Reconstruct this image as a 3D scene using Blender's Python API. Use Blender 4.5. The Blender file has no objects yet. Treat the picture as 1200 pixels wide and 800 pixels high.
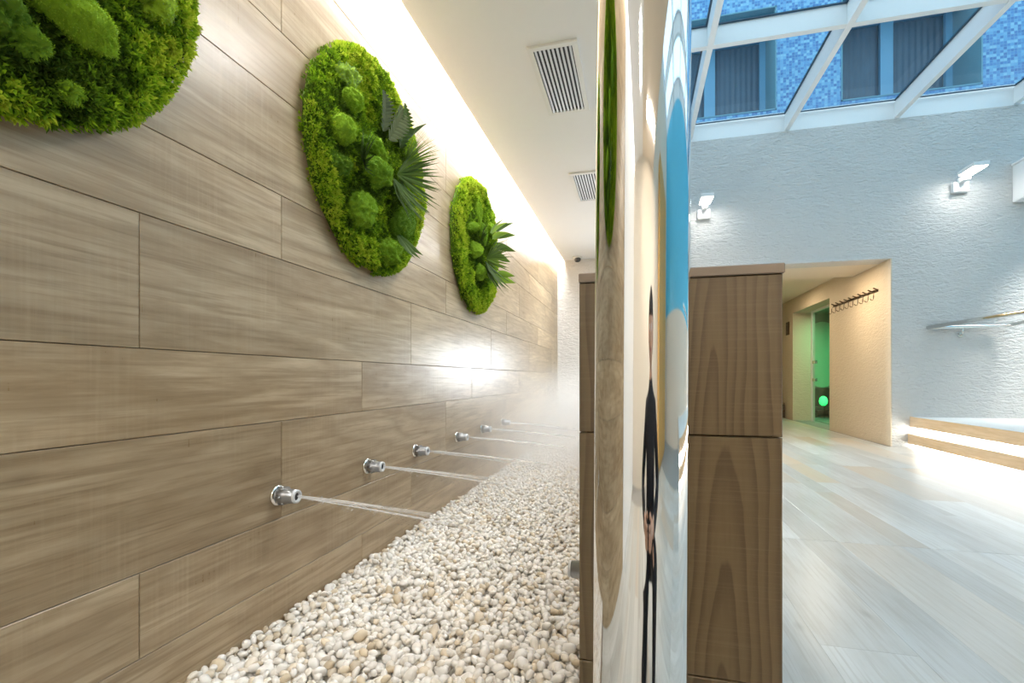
import bpy, bmesh, math, random
import numpy as np
from mathutils import Vector, Matrix, noise as mnoise

random.seed(7)
RNG = np.random.default_rng(11)
SC = bpy.context.scene
COL = SC.collection
H = 0.814                      # eye height above the hall floor

# ------------------------------------------------------------------ camera
cd = bpy.data.cameras.new('camera')
cam = bpy.data.objects.new('camera', cd)
COL.objects.link(cam)
cam.location = (0, 0, H)
cam.rotation_euler = (math.pi / 2, 0, math.radians(14.46))
cd.sensor_width = 36
cd.lens = 36 * 570 / 1200
cd.shift_y = 43 / 1200
cd.clip_start = 0.05
SC.camera = cam

# ------------------------------------------------------------------ sky, exposure
w = bpy.data.worlds.new('sky')
SC.world = w
w.use_nodes = True
nt = w.node_tree
bg = nt.nodes['Background']
tcw = nt.nodes.new('ShaderNodeTexCoord')
sxyz = nt.nodes.new('ShaderNodeSeparateXYZ')
rmp = nt.nodes.new('ShaderNodeValToRGB')
rmp.color_ramp.elements[0].position = 0.0
rmp.color_ramp.elements[0].color = (0.92, 0.95, 0.97, 1)
rmp.color_ramp.elements[1].position = 1.0
rmp.color_ramp.elements[1].color = (0.70, 0.85, 1.0, 1)
nt.links.new(tcw.outputs['Generated'], sxyz.inputs[0])
nt.links.new(sxyz.outputs['Z'], rmp.inputs[0])
nt.links.new(rmp.outputs[0], bg.inputs[0])
bg.inputs[1].default_value = 2.3

vs = SC.view_settings
vs.view_transform = 'Standard'
vs.look = 'None'
vs.gamma = 1
vs.exposure = 0.0
vs.use_curve_mapping = False
SC.cycles.max_bounces = 8
SC.cycles.diffuse_bounces = 5
SC.cycles.glossy_bounces = 4
SC.cycles.transparent_max_bounces = 24
SC.cycles.volume_bounces = 2
SC.cycles.caustics_reflective = False
SC.cycles.caustics_refractive = False
SC.cycles.sample_clamp_indirect = 6
SC.cycles.use_denoising = True

# light levels of the lamps and of the added fill lights
COVE = 370.0
STEP_LED = 16.0
BASE_LED = 16.0
RECESS = 20.0
GREEN = 30.0
WALL_LAMP = 45.0
END_WALL_GLARE = 48.0
CORRIDOR_FILL = 17.0
HALL_FILL = 45.0


def area(name, loc, rot, sx, sy, power, color, spread=180):
    l = bpy.data.lights.new(name, 'AREA')
    l.shape = 'RECTANGLE'
    l.size, l.size_y = sx, sy
    l.energy = power
    l.color = color
    l.spread = math.radians(spread)
    o = bpy.data.objects.new(name, l)
    o.location = (loc[0], loc[1], loc[2] + H)
    o.rotation_euler = [math.radians(a) for a in rot]
    COL.objects.link(o)
    return o


def spot(name, loc, target, power, color, cone, blend=0.6, radius=0.03):
    l = bpy.data.lights.new(name, 'SPOT')
    l.energy = power
    l.color = color
    l.spot_size = math.radians(cone)
    l.spot_blend = blend
    l.shadow_soft_size = radius
    o = bpy.data.objects.new(name, l)
    a = Vector((loc[0], loc[1], loc[2] + H))
    b = Vector((target[0], target[1], target[2] + H))
    o.location = a
    o.rotation_euler = (b - a).to_track_quat('-Z', 'Y').to_euler()
    COL.objects.link(o)
    return o


WARM = (1.0, 0.80, 0.55)
SOFTWARM = (1.0, 0.91, 0.78)
# unseen fill lights added under the corridor soffit and behind the camera
for i, y in enumerate((-1.4, 1.9, 3.45, 5.4)):
    area('corridor_fill', (-0.16, y, 1.635), (0, 0, 0), 0.14, 0.5, CORRIDOR_FILL * (1.9 if y > 5 else 1.0), (1, 0.98, 0.95))
for x, y in ((0.9, -1.9),):
    area('hall_fill', (x, y, 1.635), (0, 0, 0), 0.9, 0.12, HALL_FILL, (1, 0.90, 0.78))  # unseen panel added to warm the hall and streak the column
# changing recess
area('recess_downlight', (2.3, 7.3, 1.42), (0, 0, 0), 0.15, 0.15, RECESS, WARM)
area('recess_downlight', (2.2, 9.4, 1.52), (0, 0, 0), 0.2, 0.2, RECESS, WARM)
# steam room
area('steam_room_light', (3.9, 10.2, 1.2), (0, 0, 0), 0.5, 0.8, GREEN, (0.22, 1.0, 0.48))
# unseen tall area light by the end wall, shaped for the wet-wall glare
area('end_wall_glare_light', (0.30, 6.70, 0.05), (90, 0, 200), 0.10, 0.75, END_WALL_GLARE, (0.88, 0.94, 1.0))

# ------------------------------------------------------------------ helpers
WP = {}


def V(x, y, z):
    return Vector((x, y, z + H))


def link(o, parent=None, pos=None):
    COL.objects.link(o)
    p = Vector(pos) if pos is not None else Vector((0, 0, 0))
    WP[o.name] = p
    if parent is not None:
        o.parent = parent
        o.location = p - WP[parent.name]
    else:
        o.location = p
    return o


def tag(o, label=None, cat=None, group=None, kind=None):
    if label: o['label'] = label
    if cat: o['category'] = cat
    if group: o['group'] = group
    if kind: o['kind'] = kind
    return o


def empty(name, pos=None, parent=None, **kw):
    o = bpy.data.objects.new(name, None)
    o.empty_display_size = 0.05
    link(o, parent, pos)
    return tag(o, **kw)


def obj(name, bm, mat, parent=None, pos=None, smooth=False, **kw):
    """bm is in world coordinates (with H already added); pos becomes the origin"""
    me = bpy.data.meshes.new(name)
    p = Vector(pos) if pos is not None else (WP[parent.name] if parent is not None else Vector((0, 0, 0)))
    if p.length > 0:
        bmesh.ops.translate(bm, verts=bm.verts, vec=-p)
    bmesh.ops.recalc_face_normals(bm, faces=bm.faces)
    bm.to_mesh(me)
    bm.free()
    for m in (mat if isinstance(mat, (list, tuple)) else [mat]):
        me.materials.append(m)
    if smooth:
        me.polygons.foreach_set('use_smooth', [True] * len(me.polygons))
    o = bpy.data.objects.new(name, me)
    link(o, parent, p)
    return tag(o, **kw)


def raw(name, verts, faces, mat, parent=None, pos=(0, 0, 0), smooth=False, tint=None, **kw):
    """verts relative to pos, numpy arrays"""
    me = bpy.data.meshes.new(name)
    n = faces.shape[1]
    me.vertices.add(len(verts))
    me.vertices.foreach_set('co', np.asarray(verts, dtype=np.float32).ravel())
    me.loops.add(faces.size)
    me.loops.foreach_set('vertex_index', faces.astype(np.int32).ravel())
    me.polygons.add(len(faces))
    me.polygons.foreach_set('loop_start', np.arange(0, faces.size, n, dtype=np.int32))
    me.polygons.foreach_set('loop_total', np.full(len(faces), n, dtype=np.int32))
    if smooth:
        me.polygons.foreach_set('use_smooth', np.ones(len(faces), dtype=bool))
    me.update(calc_edges=True)
    if tint is not None:
        at = me.attributes.new('tint', 'FLOAT', 'POINT')
        at.data.foreach_set('value', np.asarray(tint, dtype=np.float32))
    me.materials.append(mat)
    o = bpy.data.objects.new(name, me)
    link(o, parent, pos)
    return tag(o, **kw)


def box(bm, x0, x1, y0, y1, z0, z1, mi=0):
    z0 += H
    z1 += H
    vs_ = [bm.verts.new(p) for p in ((x0, y0, z0), (x1, y0, z0), (x1, y1, z0), (x0, y1, z0),
                                    (x0, y0, z1), (x1, y0, z1), (x1, y1, z1), (x0, y1, z1))]
    for f in ((0, 3, 2, 1), (4, 5, 6, 7), (0, 1, 5, 4), (1, 2, 6, 5), (2, 3, 7, 6), (3, 0, 4, 7)):
        fc = bm.faces.new([vs_[i] for i in f])
        fc.material_index = mi
    return bm


def B(*a, bev=0.0, seg=1):
    bm = bmesh.new()
    box(bm, *a)
    if bev:
        bmesh.ops.bevel(bm, geom=bm.edges[:], offset=bev, segments=seg, affect='EDGES', profile=0.6)
    return bm


def cyl(bm, p0, p1, r0, r1=None, n=24, cap=True, mi=0):
    r1 = r0 if r1 is None else r1
    p0, p1 = Vector(p0), Vector(p1)
    q = (p1 - p0).to_track_quat('Z', 'Y')
    a = [bm.verts.new(p0 + q @ Vector((r0 * math.cos(2 * math.pi * i / n), r0 * math.sin(2 * math.pi * i / n), 0))) for i in range(n)]
    b = [bm.verts.new(p1 + q @ Vector((r1 * math.cos(2 * math.pi * i / n), r1 * math.sin(2 * math.pi * i / n), 0))) for i in range(n)]
    for i in range(n):
        f = bm.faces.new((a[i], a[(i + 1) % n], b[(i + 1) % n], b[i]))
        f.smooth = True
        f.material_index = mi
    if cap:
        bm.faces.new(a[::-1]).material_index = mi
        bm.faces.new(b).material_index = mi
    return bm


def lathe(prof, origin, axis, n=28):
    """prof: (r, t) pairs along axis"""
    bm = bmesh.new()
    o = Vector(origin)
    q = Vector(axis).to_track_quat('Z', 'Y')
    rings = []
    for r, t in prof:
        rings.append([bm.verts.new(o + q @ Vector((r * math.cos(2 * math.pi * i / n), r * math.sin(2 * math.pi * i / n), t))) for i in range(n)])
    for a, b in zip(rings, rings[1:]):
        for i in range(n):
            f = bm.faces.new((a[i], a[(i + 1) % n], b[(i + 1) % n], b[i]))
            f.smooth = True
    bm.faces.new(rings[0][::-1])
    bm.faces.new(rings[-1])
    return bm


def tube(bm, pts, r, n=12):
    pts = [Vector(p) for p in pts]
    rings = []
    for i, p in enumerate(pts):
        t = (pts[min(i + 1, len(pts) - 1)] - pts[max(i - 1, 0)]).normalized()
        up = Vector((0, 0, 1)) if abs(t.z) < 0.9 else Vector((1, 0, 0))
        s_ = t.cross(up).normalized()
        u_ = s_.cross(t)
        rr = r[i] if isinstance(r, (list, tuple)) else r
        rings.append([bm.verts.new(p + (s_ * math.cos(2 * math.pi * k / n) + u_ * math.sin(2 * math.pi * k / n)) * rr) for k in range(n)])
    for a, b in zip(rings, rings[1:]):
        for i in range(n):
            f = bm.faces.new((a[i], a[(i + 1) % n], b[(i + 1) % n], b[i]))
            f.smooth = True
    bm.faces.new(rings[0][::-1])
    bm.faces.new(rings[-1])
    return bm


# ------------------------------------------------------------------ materials
class N:
    def __init__(self, name):
        self.m = bpy.data.materials.new(name)
        self.m.use_nodes = True
        self.t = self.m.node_tree
        self.b = self.t.nodes['Principled BSDF']
        self.out = self.t.nodes['Material Output']

    def n(self, kind, **kw):
        x = self.t.nodes.new(kind)
        for k, v in kw.items():
            if k.startswith('in_'):
                key = k[3:]
                x.inputs[int(key) if key.isdigit() else key.replace('_', ' ')].default_value = v
            else:
                setattr(x, k, v)
        return x

    def l(self, a, b):
        self.t.links.new(a, b)

    def math(self, op, a, b=None):
        x = self.n('ShaderNodeMath', operation=op)
        for i, v in enumerate((a, b)):
            if v is None: continue
            if isinstance(v, (int, float)):
                x.inputs[i].default_value = v
            else:
                self.l(v, x.inputs[i])
        return x.outputs[0]

    def ramp(self, fac, stops):
        r = self.n('ShaderNodeValToRGB')
        e = r.color_ramp.elements
        while len(e) < len(stops): e.new(0.5)
        for el, (p, c) in zip(e, stops):
            el.position = p
            el.color = (*c, 1) if len(c) == 3 else c
        self.l(fac, r.inputs[0])
        return r.outputs[0]

    def mix(self, fac, a, b, mode='MIX'):
        x = self.n('ShaderNodeMix', data_type='RGBA', blend_type=mode)
        for sock, v in ((x.inputs[0], fac), (x.inputs[6], a), (x.inputs[7], b)):
            if isinstance(v, (int, float)):
                sock.default_value = v
            elif isinstance(v, tuple):
                sock.default_value = (*v, 1)
            else:
                self.l(v, sock)
        return x.outputs[2]

    def noise(self, vec, scale, detail=3, rough=0.5, dist=0.0):
        x = self.n('ShaderNodeTexNoise')
        x.inputs['Scale'].default_value = scale
        x.inputs['Detail'].default_value = detail
        x.inputs['Roughness'].default_value = rough
        x.inputs['Distortion'].default_value = dist
        if vec is not None: self.l(vec, x.inputs['Vector'])
        return x.outputs['Fac']

    def mapping(self, vec, scale):
        x = self.n('ShaderNodeMapping')
        x.inputs['Scale'].default_value = scale
        self.l(vec, x.inputs['Vector'])
        return x.outputs[0]

    def bump(self, h, strength, dist=0.01):
        x = self.n('ShaderNodeBump')
        x.inputs['Strength'].default_value = strength
        x.inputs['Distance'].default_value = dist
        self.l(h, x.inputs['Height'])
        self.l(x.outputs[0], self.b.inputs['Normal'])
        return x


def plain(name, col, rough=0.5, metal=0.0, spec=0.5, noise_amt=0.04, nscale=30, bump=0.0):
    k = N(name)
    co = k.n('ShaderNodeTexCoord').outputs['Object']
    f = k.noise(co, nscale, 4)
    a = tuple(max(0, c * (1 - noise_amt)) for c in col)
    b = tuple(min(1, c * (1 + noise_amt)) for c in col)
    k.l(k.mix(f, a, b), k.b.inputs['Base Color'])
    k.b.inputs['Roughness'].default_value = rough
    k.b.inputs['Metallic'].default_value = metal
    k.b.inputs['Specular IOR Level'].default_value = spec
    if bump:
        k.bump(f, bump, 0.003)
    return k.m


def emit(name, col, strength):
    k = N(name)
    k.b.inputs['Base Color'].default_value = (0.8, 0.8, 0.8, 1)
    k.b.inputs['Emission Color'].default_value = (*col, 1)
    k.b.inputs['Emission Strength'].default_value = strength
    return k.m


def wood(name, dark, mid, light, axis='Y', rough=0.35, contours=0.35, tone=0.16, saw=0.5, scale=1.0, bumps=0.12, nrm=6.0, tan=None, film=0.0):
    """wood-look porcelain: grain runs along axis; every plank gets its own offset and tone"""
    k = N(name)
    tc = k.n('ShaderNodeTexCoord').outputs['Object']
    oi = k.n('ShaderNodeObjectInfo').outputs['Random']
    off = k.n('ShaderNodeCombineXYZ')
    for i, m_ in enumerate((17.3, 41.1, 29.7)):
        k.l(k.math('MULTIPLY', oi, m_), off.inputs[i])
    add = k.n('ShaderNodeVectorMath', operation='ADD')
    k.l(tc, add.inputs[0])
    k.l(off.outputs[0], add.inputs[1])
    v = add.outputs[0]
    al, ac = 0.9 * scale, 7.0 * scale
    sc = {'Y': (ac, al, ac), 'Z': (ac, ac, al), 'X': (al, ac, ac)}[axis]
    vg = k.mapping(v, sc)
    n1 = k.noise(vg, 1.0, 2, 0.45, 0.35)
    n2 = k.noise(k.mapping(v, tuple(s * 4.5 for s in sc)), 1.0, 6, 0.65, 0.2)
    # cathedral contour lines
    c = k.math('FRACT', k.math('MULTIPLY', n1, nrm))
    c = k.math('ABSOLUTE', k.math('SUBTRACT', c, 0.5))
    c = k.ramp(c, [(0.0, (0, 0, 0)), (0.28, (0.75, 0.75, 0.75)), (0.5, (1, 1, 1))])
    base = k.ramp(n2, [(0.28, dark), (0.5, mid), (0.72, light)])
    wide = k.ramp(n1, [(0.3, dark), (0.52, mid), (0.7, light)])
    n6 = k.noise(k.mapping(v, tuple({'Y': (95, 3.0, 95), 'Z': (95, 95, 3.0), 'X': (3.0, 95, 95)}[axis])), 1.0, 3, 0.6, 0.15)
    col = k.mix(0.45, base, wide)
    col = k.mix(k.math('MULTIPLY', k.ramp(n6, [(0.48, (0, 0, 0)), (0.68, (1, 1, 1))]), 0.60), col, dark)
    col = k.mix(k.math('MULTIPLY', k.math('SUBTRACT', 1.0, c), contours), col, dark)
    # saw marks across the grain
    sa, sx_ = 95.0, 2.2
    ss = {'Y': (sx_, sa, sx_), 'Z': (sx_, sx_, sa), 'X': (sa, sx_, sx_)}[axis]
    n3 = k.noise(k.mapping(v, ss), 1.0, 3, 0.6)
    n3r = k.ramp(n3, [(0.45, (0, 0, 0)), (0.75, (1, 1, 1))])
    patch = k.ramp(k.noise(v, 3.2, 2), [(0.42, (0, 0, 0)), (0.62, (1, 1, 1))])
    sm = k.math('MULTIPLY', k.math('MULTIPLY', n3r, patch), saw * 0.35)
    col = k.mix(sm, col, light)
    # dark knots
    vo = k.n('ShaderNodeTexVoronoi')
    vo.inputs['Scale'].default_value = 1.0
    k.l(k.mapping(v, tuple({'Y': (5, 2.3, 5), 'Z': (5, 5, 2.3), 'X': (2.3, 5, 5)}[axis])), vo.inputs['Vector'])
    kn = k.ramp(vo.outputs['Distance'], [(0.0, (0.55, 0.55, 0.55)), (0.10, (0, 0, 0))])
    col = k.mix(k.math('MULTIPLY', kn, 0.75), col, tuple(d * 0.55 for d in dark))
    if tan:
        tr_ = k.ramp(k.math('FRACT', k.math('MULTIPLY', oi, 7.31)), [(0.72, (0, 0, 0)), (0.97, (1, 1, 1))])
        col = k.mix(k.math('MULTIPLY', tr_, k.math('ADD', k.math('MULTIPLY', n1, 1.2), 0.1)), col, tan)
    # tone of the plank
    t = k.math('ADD', k.math('MULTIPLY', oi, tone * 2), 1 - tone)
    tcx = k.n('ShaderNodeCombineXYZ')
    for i in range(3): k.l(t, tcx.inputs[i])
    col = k.mix(1.0, col, tcx.outputs[0], 'MULTIPLY')
    k.l(col, k.b.inputs['Base Color'])
    rr = k.math('ADD', k.math('MULTIPLY', n2, 0.12), rough - 0.06)
    if film:
        rr = k.math('ADD', rr, k.math('MULTIPLY', k.math('SUBTRACT', n3, 0.5), film))
    k.l(rr, k.b.inputs['Roughness'])
    h = k.math('ADD', k.math('MULTIPLY', n3, 0.12), n2)
    k.bump(h, bumps, 0.004)
    return k.m


M = {}
M['wall_wood'] = wood('beige_oak_porcelain', (0.235, 0.160, 0.086), (0.445, 0.340, 0.215), (0.60, 0.49, 0.335), 'Y', rough=0.31, contours=0.42, saw=0.6, tone=0.09, film=0.12, bumps=0.09)
M['pillar_wood'] = wood('brown_oak_porcelain', (0.120, 0.075, 0.036), (0.245, 0.170, 0.095), (0.34, 0.245, 0.145), 'Z', rough=0.38, contours=0.75, saw=0.12, tone=0.05, scale=1.0, nrm=9)
M['side_wood'] = wood('brown_oak_porcelain_side', (0.090, 0.055, 0.026), (0.185, 0.122, 0.062), (0.25, 0.18, 0.10), 'Y', rough=0.38, contours=0.4, saw=0.2, tone=0.06)
M['floor_wood'] = wood('bleached_plank_porcelain', (0.37, 0.36, 0.325), (0.51, 0.52, 0.50), (0.60, 0.62, 0.61), 'Y', rough=0.30, contours=0.10, saw=0.15, tone=0.13, scale=0.6, bumps=0.04, tan=(0.46, 0.36, 0.25))
M['step_wood'] = wood('pale_oak_fascia', (0.52, 0.36, 0.20), (0.66, 0.49, 0.31), (0.74, 0.58, 0.39), 'Y', rough=0.4, contours=0.2, saw=0.1, tone=0.05)
M['grout'] = plain('dark_brown_grout', (0.13, 0.085, 0.05), 0.8)
M['floor_grout'] = plain('grey_floor_grout', (0.30, 0.29, 0.27), 0.8)
M['white'] = plain('matt_white_plaster', (0.84, 0.845, 0.85), 0.85, noise_amt=0.01)
M['cream'] = plain('cream_plaster', (0.74, 0.66, 0.55), 0.8, noise_amt=0.03)
M['white_metal'] = plain('white_powder_coat', (0.80, 0.80, 0.79), 0.45, noise_amt=0.01)
M['beam'] = plain('white_skylight_steel', (0.78, 0.80, 0.80), 0.4, noise_amt=0.015)
M['white_stone'] = plain('white_step_top', (0.82, 0.82, 0.80), 0.3, noise_amt=0.01)
M['cap'] = plain('brown_stone_coping', (0.27, 0.205, 0.15), 0.35, noise_amt=0.12)
M['dark'] = plain('dark_plastic', (0.03, 0.028, 0.025), 0.5)
M['vent_dark'] = plain('dark_duct', (0.035, 0.035, 0.037), 0.7)
M['alu'] = plain('pale_aluminium_slat', (0.55, 0.56, 0.56), 0.45, noise_amt=0.02)
M['frame_blue'] = plain('pale_window_frame', (0.14, 0.37, 0.56), 0.5, noise_amt=0.02)
M['reveal'] = plain('window_reveal_render', (0.12, 0.29, 0.37), 0.8, noise_amt=0.05)
M['curtain'] = plain('dark_window_curtain', (0.05, 0.115, 0.18), 0.5, noise_amt=0.2, nscale=6)


def cathedral(name):
    k = N(name)
    tc = k.n('ShaderNodeTexCoord').outputs['Object']
    oi = k.n('ShaderNodeObjectInfo').outputs['Random']
    sp = k.n('ShaderNodeSeparateXYZ')
    k.l(tc, sp.inputs[0])
    x, z = sp.outputs['X'], sp.outputs['Z']
    off = k.n('ShaderNodeCombineXYZ')
    k.l(k.math('MULTIPLY', oi, 31.0), off.inputs[0])
    k.l(k.math('MULTIPLY', oi, 17.0), off.inputs[2])
    add = k.n('ShaderNodeVectorMath', operation='ADD')
    k.l(tc, add.inputs[0])
    k.l(off.outputs[0], add.inputs[1])
    v = add.outputs[0]
    nl = k.noise(k.mapping(v, (5, 5, 1.6)), 1.0, 2, 0.5)
    nf = k.noise(k.mapping(v, (26, 26, 4.5)), 1.0, 4, 0.6)
    xx = k.math('ADD', k.math('MULTIPLY', x, 1.0), k.math('MULTIPLY', k.math('SUBTRACT', nl, 0.5), 0.06))
    dd = k.math('ADD', k.math('MULTIPLY', z, 0.075), k.math('ADD', k.math('MULTIPLY', oi, 0.02), 0.006))
    r = k.math('SQRT', k.math('ADD', k.math('MULTIPLY', xx, xx), k.math('MULTIPLY', dd, dd)))
    r = k.math('ADD', r, k.math('MULTIPLY', nf, 0.009))
    ring = k.math('FRACT', k.math('MULTIPLY', k.math('POWER', r, 0.85), 52.0))
    line = k.ramp(ring, [(0.0, (0.05, 0.05, 0.05)), (0.45, (0.25, 0.25, 0.25)), (0.80, (0.9, 0.9, 0.9)), (0.93, (1, 1, 1)), (1.0, (0.1, 0.1, 0.1))])
    ng = k.noise(k.mapping(v, (140, 140, 9)), 1.0, 3, 0.6)
    base = k.mix(ng, (0.135, 0.090, 0.041), (0.200, 0.140, 0.068))
    col = k.mix(k.math('MULTIPLY', line, 0.62), base, (0.070, 0.040, 0.018))
    cr = k.noise(k.mapping(v, (7, 7, 320)), 1.0, 2)
    col = k.mix(k.math('MULTIPLY', k.ramp(cr, [(0.5, (0, 0, 0)), (0.7, (1, 1, 1))]), 0.12), col, (0.32, 0.24, 0.14))
    k.l(col, k.b.inputs['Base Color'])
    k.b.inputs['Roughness'].default_value = 0.42
    k.bump(k.math('ADD', ng, k.math('MULTIPLY', line, -0.6)), 0.15, 0.002)
    return k.m


M['pillar_wood'] = cathedral('brown_oak_porcelain_cathedral')


def metal(name, col, rough):
    k = N(name)
    k.b.inputs['Metallic'].default_value = 1
    co = k.n('ShaderNodeTexCoord').outputs['Object']
    f = k.noise(k.mapping(co, (1, 1, 0.3)), 40, 3)
    k.l(k.mix(f, tuple(c * 0.97 for c in col), col), k.b.inputs['Base Color'])
    k.l(k.math('ADD', k.math('MULTIPLY', f, 0.02), rough), k.b.inputs['Roughness'])
    return k.m


M['chrome'] = metal('polished_chrome', (0.86, 0.85, 0.83), 0.035)
M['nozzle'] = metal('brushed_nozzle_steel', (0.33, 0.34, 0.36), 0.30)
M['rail'] = metal('polished_rail_steel', (0.80, 0.78, 0.74), 0.10)
M['bronze'] = metal('dark_bronze_hook', (0.16, 0.11, 0.07), 0.35)


def stone(name, a, b, relief=0.9):
    """chiselled pale stone with horizontal wavelets"""
    k = N(name)
    co = k.n('ShaderNodeTexCoord').outputs['Object']
    v = k.mapping(co, (13.0, 13.0, 38.0))
    n1 = k.noise(v, 1.0, 3, 0.5, 0.9)
    n1 = k.ramp(n1, [(0.30, (0, 0, 0)), (0.5, (0.65, 0.65, 0.65)), (0.66, (1, 1, 1))])
    n2 = k.noise(co, 1.4, 3)
    k.l(k.mix(n2, a, b), k.b.inputs['Base Color'])
    k.b.inputs['Roughness'].default_value = 0.62
    n4 = k.noise(co, 90, 3)
    h = k.math('ADD', n1, k.math('MULTIPLY', n4, 0.25))
    k.bump(h, relief, 0.011)
    return k.m


M['stone'] = stone('chiselled_grey_stone', (0.56, 0.545, 0.52), (0.63, 0.615, 0.59))
M['recess_stone'] = stone('chiselled_beige_stone', (0.60, 0.50, 0.37), (0.68, 0.575, 0.44), 0.35)


def mosaic(name='blue_glass_mosaic', pale=None):
    k = N(name)
    co = k.n('ShaderNodeTexCoord').outputs['Object']
    s = k.mapping(co, (29.0, 29.0, 29.0))
    fl = k.n('ShaderNodeVectorMath', operation='FLOOR')
    k.l(s, fl.inputs[0])
    wn = k.n('ShaderNodeTexWhiteNoise', noise_dimensions='3D')
    k.l(fl.outputs[0], wn.inputs['Vector'])
    c = k.ramp(wn.outputs['Value'], [(0.0, (0.025, 0.125, 0.33)), (0.35, (0.045, 0.19, 0.43)), (0.62, (0.085, 0.29, 0.52)), (1.0, (0.20, 0.44, 0.60))])
    fr = k.n('ShaderNodeVectorMath', operation='FRACTION')
    k.l(s, fr.inputs[0])
    sp = k.n('ShaderNodeSeparateXYZ')
    k.l(fr.outputs[0], sp.inputs[0])
    if pale:
        c = k.mix(0.8, c, pale)
    g = k.math('MAXIMUM', k.math('GREATER_THAN', sp.outputs['X'], 0.9), k.math('GREATER_THAN', sp.outputs['Z'], 0.9))
    k.l(k.mix(g, c, (0.13, 0.32, 0.50)), k.b.inputs['Base Color'])
    k.b.inputs['Roughness'].default_value = 0.3
    return k.m


M['mosaic'] = mosaic()
M['mosaic_pale'] = mosaic('cyan_glass_mosaic', (0.12, 0.62, 0.85))


def glass(name, tint, mixf=0.12):
    k = N(name)
    k.t.nodes.remove(k.b)
    tr = k.n('ShaderNodeBsdfTransparent')
    tr.inputs[0].default_value = (*tint, 1)
    gl = k.n('ShaderNodeBsdfGlossy')
    gl.inputs['Roughness'].default_value = 0.02
    fr = k.n('ShaderNodeFresnel')
    fr.inputs['IOR'].default_value = 1.4
    mx = k.n('ShaderNodeMixShader')
    geo = k.n('ShaderNodeNewGeometry')
    k.l(k.math('MULTIPLY', fr.outputs[0], k.math('SUBTRACT', 1.0, geo.outputs['Backfacing'])), mx.inputs[0])
    k.l(tr.outputs[0], mx.inputs[1])
    k.l(gl.outputs[0], mx.inputs[2])
    k.l(mx.outputs[0], k.out.inputs['Surface'])
    return k.m


M['sky_glass'] = glass('pale_blue_roof_glass', (0.80, 0.92, 0.97))
M['door_glass'] = glass('clear_door_glass', (0.88, 0.97, 0.90))


def tinted(name, stops, rough=0.7, sss=0.0, rnd=False, trans=0.0):
    k = N(name)
    if rnd:
        f = k.n('ShaderNodeObjectInfo').outputs['Random']
    else:
        f = k.n('ShaderNodeAttribute', attribute_name='tint').outputs['Fac']
    c = k.ramp(f, stops)
    co = k.n('ShaderNodeTexCoord').outputs['Object']
    nz = k.noise(co, 70, 3)
    c = k.mix(k.math('MULTIPLY', nz, 0.35), c, tuple(x * 0.8 for x in stops[len(stops) // 2][1]))
    k.l(c, k.b.inputs['Base Color'])
    k.b.inputs['Roughness'].default_value = rough
    if trans:
        k.b.inputs['Specular IOR Level'].default_value = 0.15
    if trans:
        tl = k.n('ShaderNodeBsdfTranslucent')
        k.l(c, tl.inputs[0])
        mx = k.n('ShaderNodeMixShader')
        mx.inputs[0].default_value = trans
        k.l(k.b.outputs[0], mx.inputs[1])
        k.l(tl.outputs[0], mx.inputs[2])
        k.l(mx.outputs[0], k.out.inputs['Surface'])
    return k.m


PEB = [(0.0, (0.88, 0.86, 0.82)), (0.55, (0.92, 0.91, 0.89)), (0.80, (0.84, 0.79, 0.70)), (0.93, (0.74, 0.63, 0.47)), (0.96, (0.60, 0.50, 0.36)), (1.0, (0.42, 0.38, 0.33))]
M['pebble'] = tinted('white_marble_pebble', PEB, 0.34)
M['pebble_single'] = tinted('white_marble_pebble_single', PEB, 0.34, rnd=True)
M['moss'] = tinted('preserved_moss', [(0.0, (0.03, 0.055, 0.008)), (0.3, (0.11, 0.20, 0.014)), (0.55, (0.21, 0.40, 0.018)), (0.8, (0.42, 0.64, 0.025)), (1.0, (0.62, 0.70, 0.06))], 0.8, trans=0.3)
M['cushion'] = tinted('cushion_moss', [(0.0, (0.05, 0.11, 0.012)), (0.35, (0.13, 0.27, 0.02)), (0.6, (0.26, 0.44, 0.025)), (0.85, (0.40, 0.58, 0.04)), (1.0, (0.30, 0.45, 0.19))], 0.85, trans=0.2)
M['leaf'] = tinted('preserved_leaf', [(0.0, (0.012, 0.030, 0.010)), (0.4, (0.055, 0.105, 0.016)), (0.7, (0.15, 0.25, 0.025)), (1.0, (0.34, 0.54, 0.05))], 0.6, trans=0.15)
M['leaf_grey'] = tinted('grey_fern_leaf', [(0.0, (0.035, 0.055, 0.03)), (1.0, (0.17, 0.20, 0.09))], 0.7, trans=0.05)
M['cork'] = plain('dark_backing_board', (0.06, 0.05, 0.03), 0.9)

# water: a thin bright thread, mostly see-through
k = N('sprayed_water')
k.t.nodes.remove(k.b)
tr = k.n('ShaderNodeBsdfTransparent')
df = k.n('ShaderNodeBsdfPrincipled')
df.inputs['Base Color'].default_value = (0.95, 0.96, 0.97, 1)
df.inputs['Roughness'].default_value = 0.15
df.inputs['Subsurface Weight'].default_value = 0.0
mx = k.n('ShaderNodeMixShader')
co = k.n('ShaderNodeTexCoord').outputs['Object']
nz = k.noise(k.mapping(co, (8, 60, 60)), 1.0, 4)
sp = k.n('ShaderNodeSeparateXYZ')
k.l(co, sp.inputs[0])
fade = k.n('ShaderNodeMapRange')
fade.inputs['From Min'].default_value = 0.0
fade.inputs['From Max'].default_value = 0.62
fade.inputs['To Min'].default_value = 0.85
fade.inputs['To Max'].default_value = 0.05
k.l(sp.outputs['X'], fade.inputs['Value'])
k.l(k.math('MULTIPLY', fade.outputs[0], k.math('ADD', k.math('MULTIPLY', nz, 0.9), 0.1)), mx.inputs[0])
k.l(tr.outputs[0], mx.inputs[1])
k.l(df.outputs[0], mx.inputs[2])
k.l(mx.outputs[0], k.out.inputs['Surface'])
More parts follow.
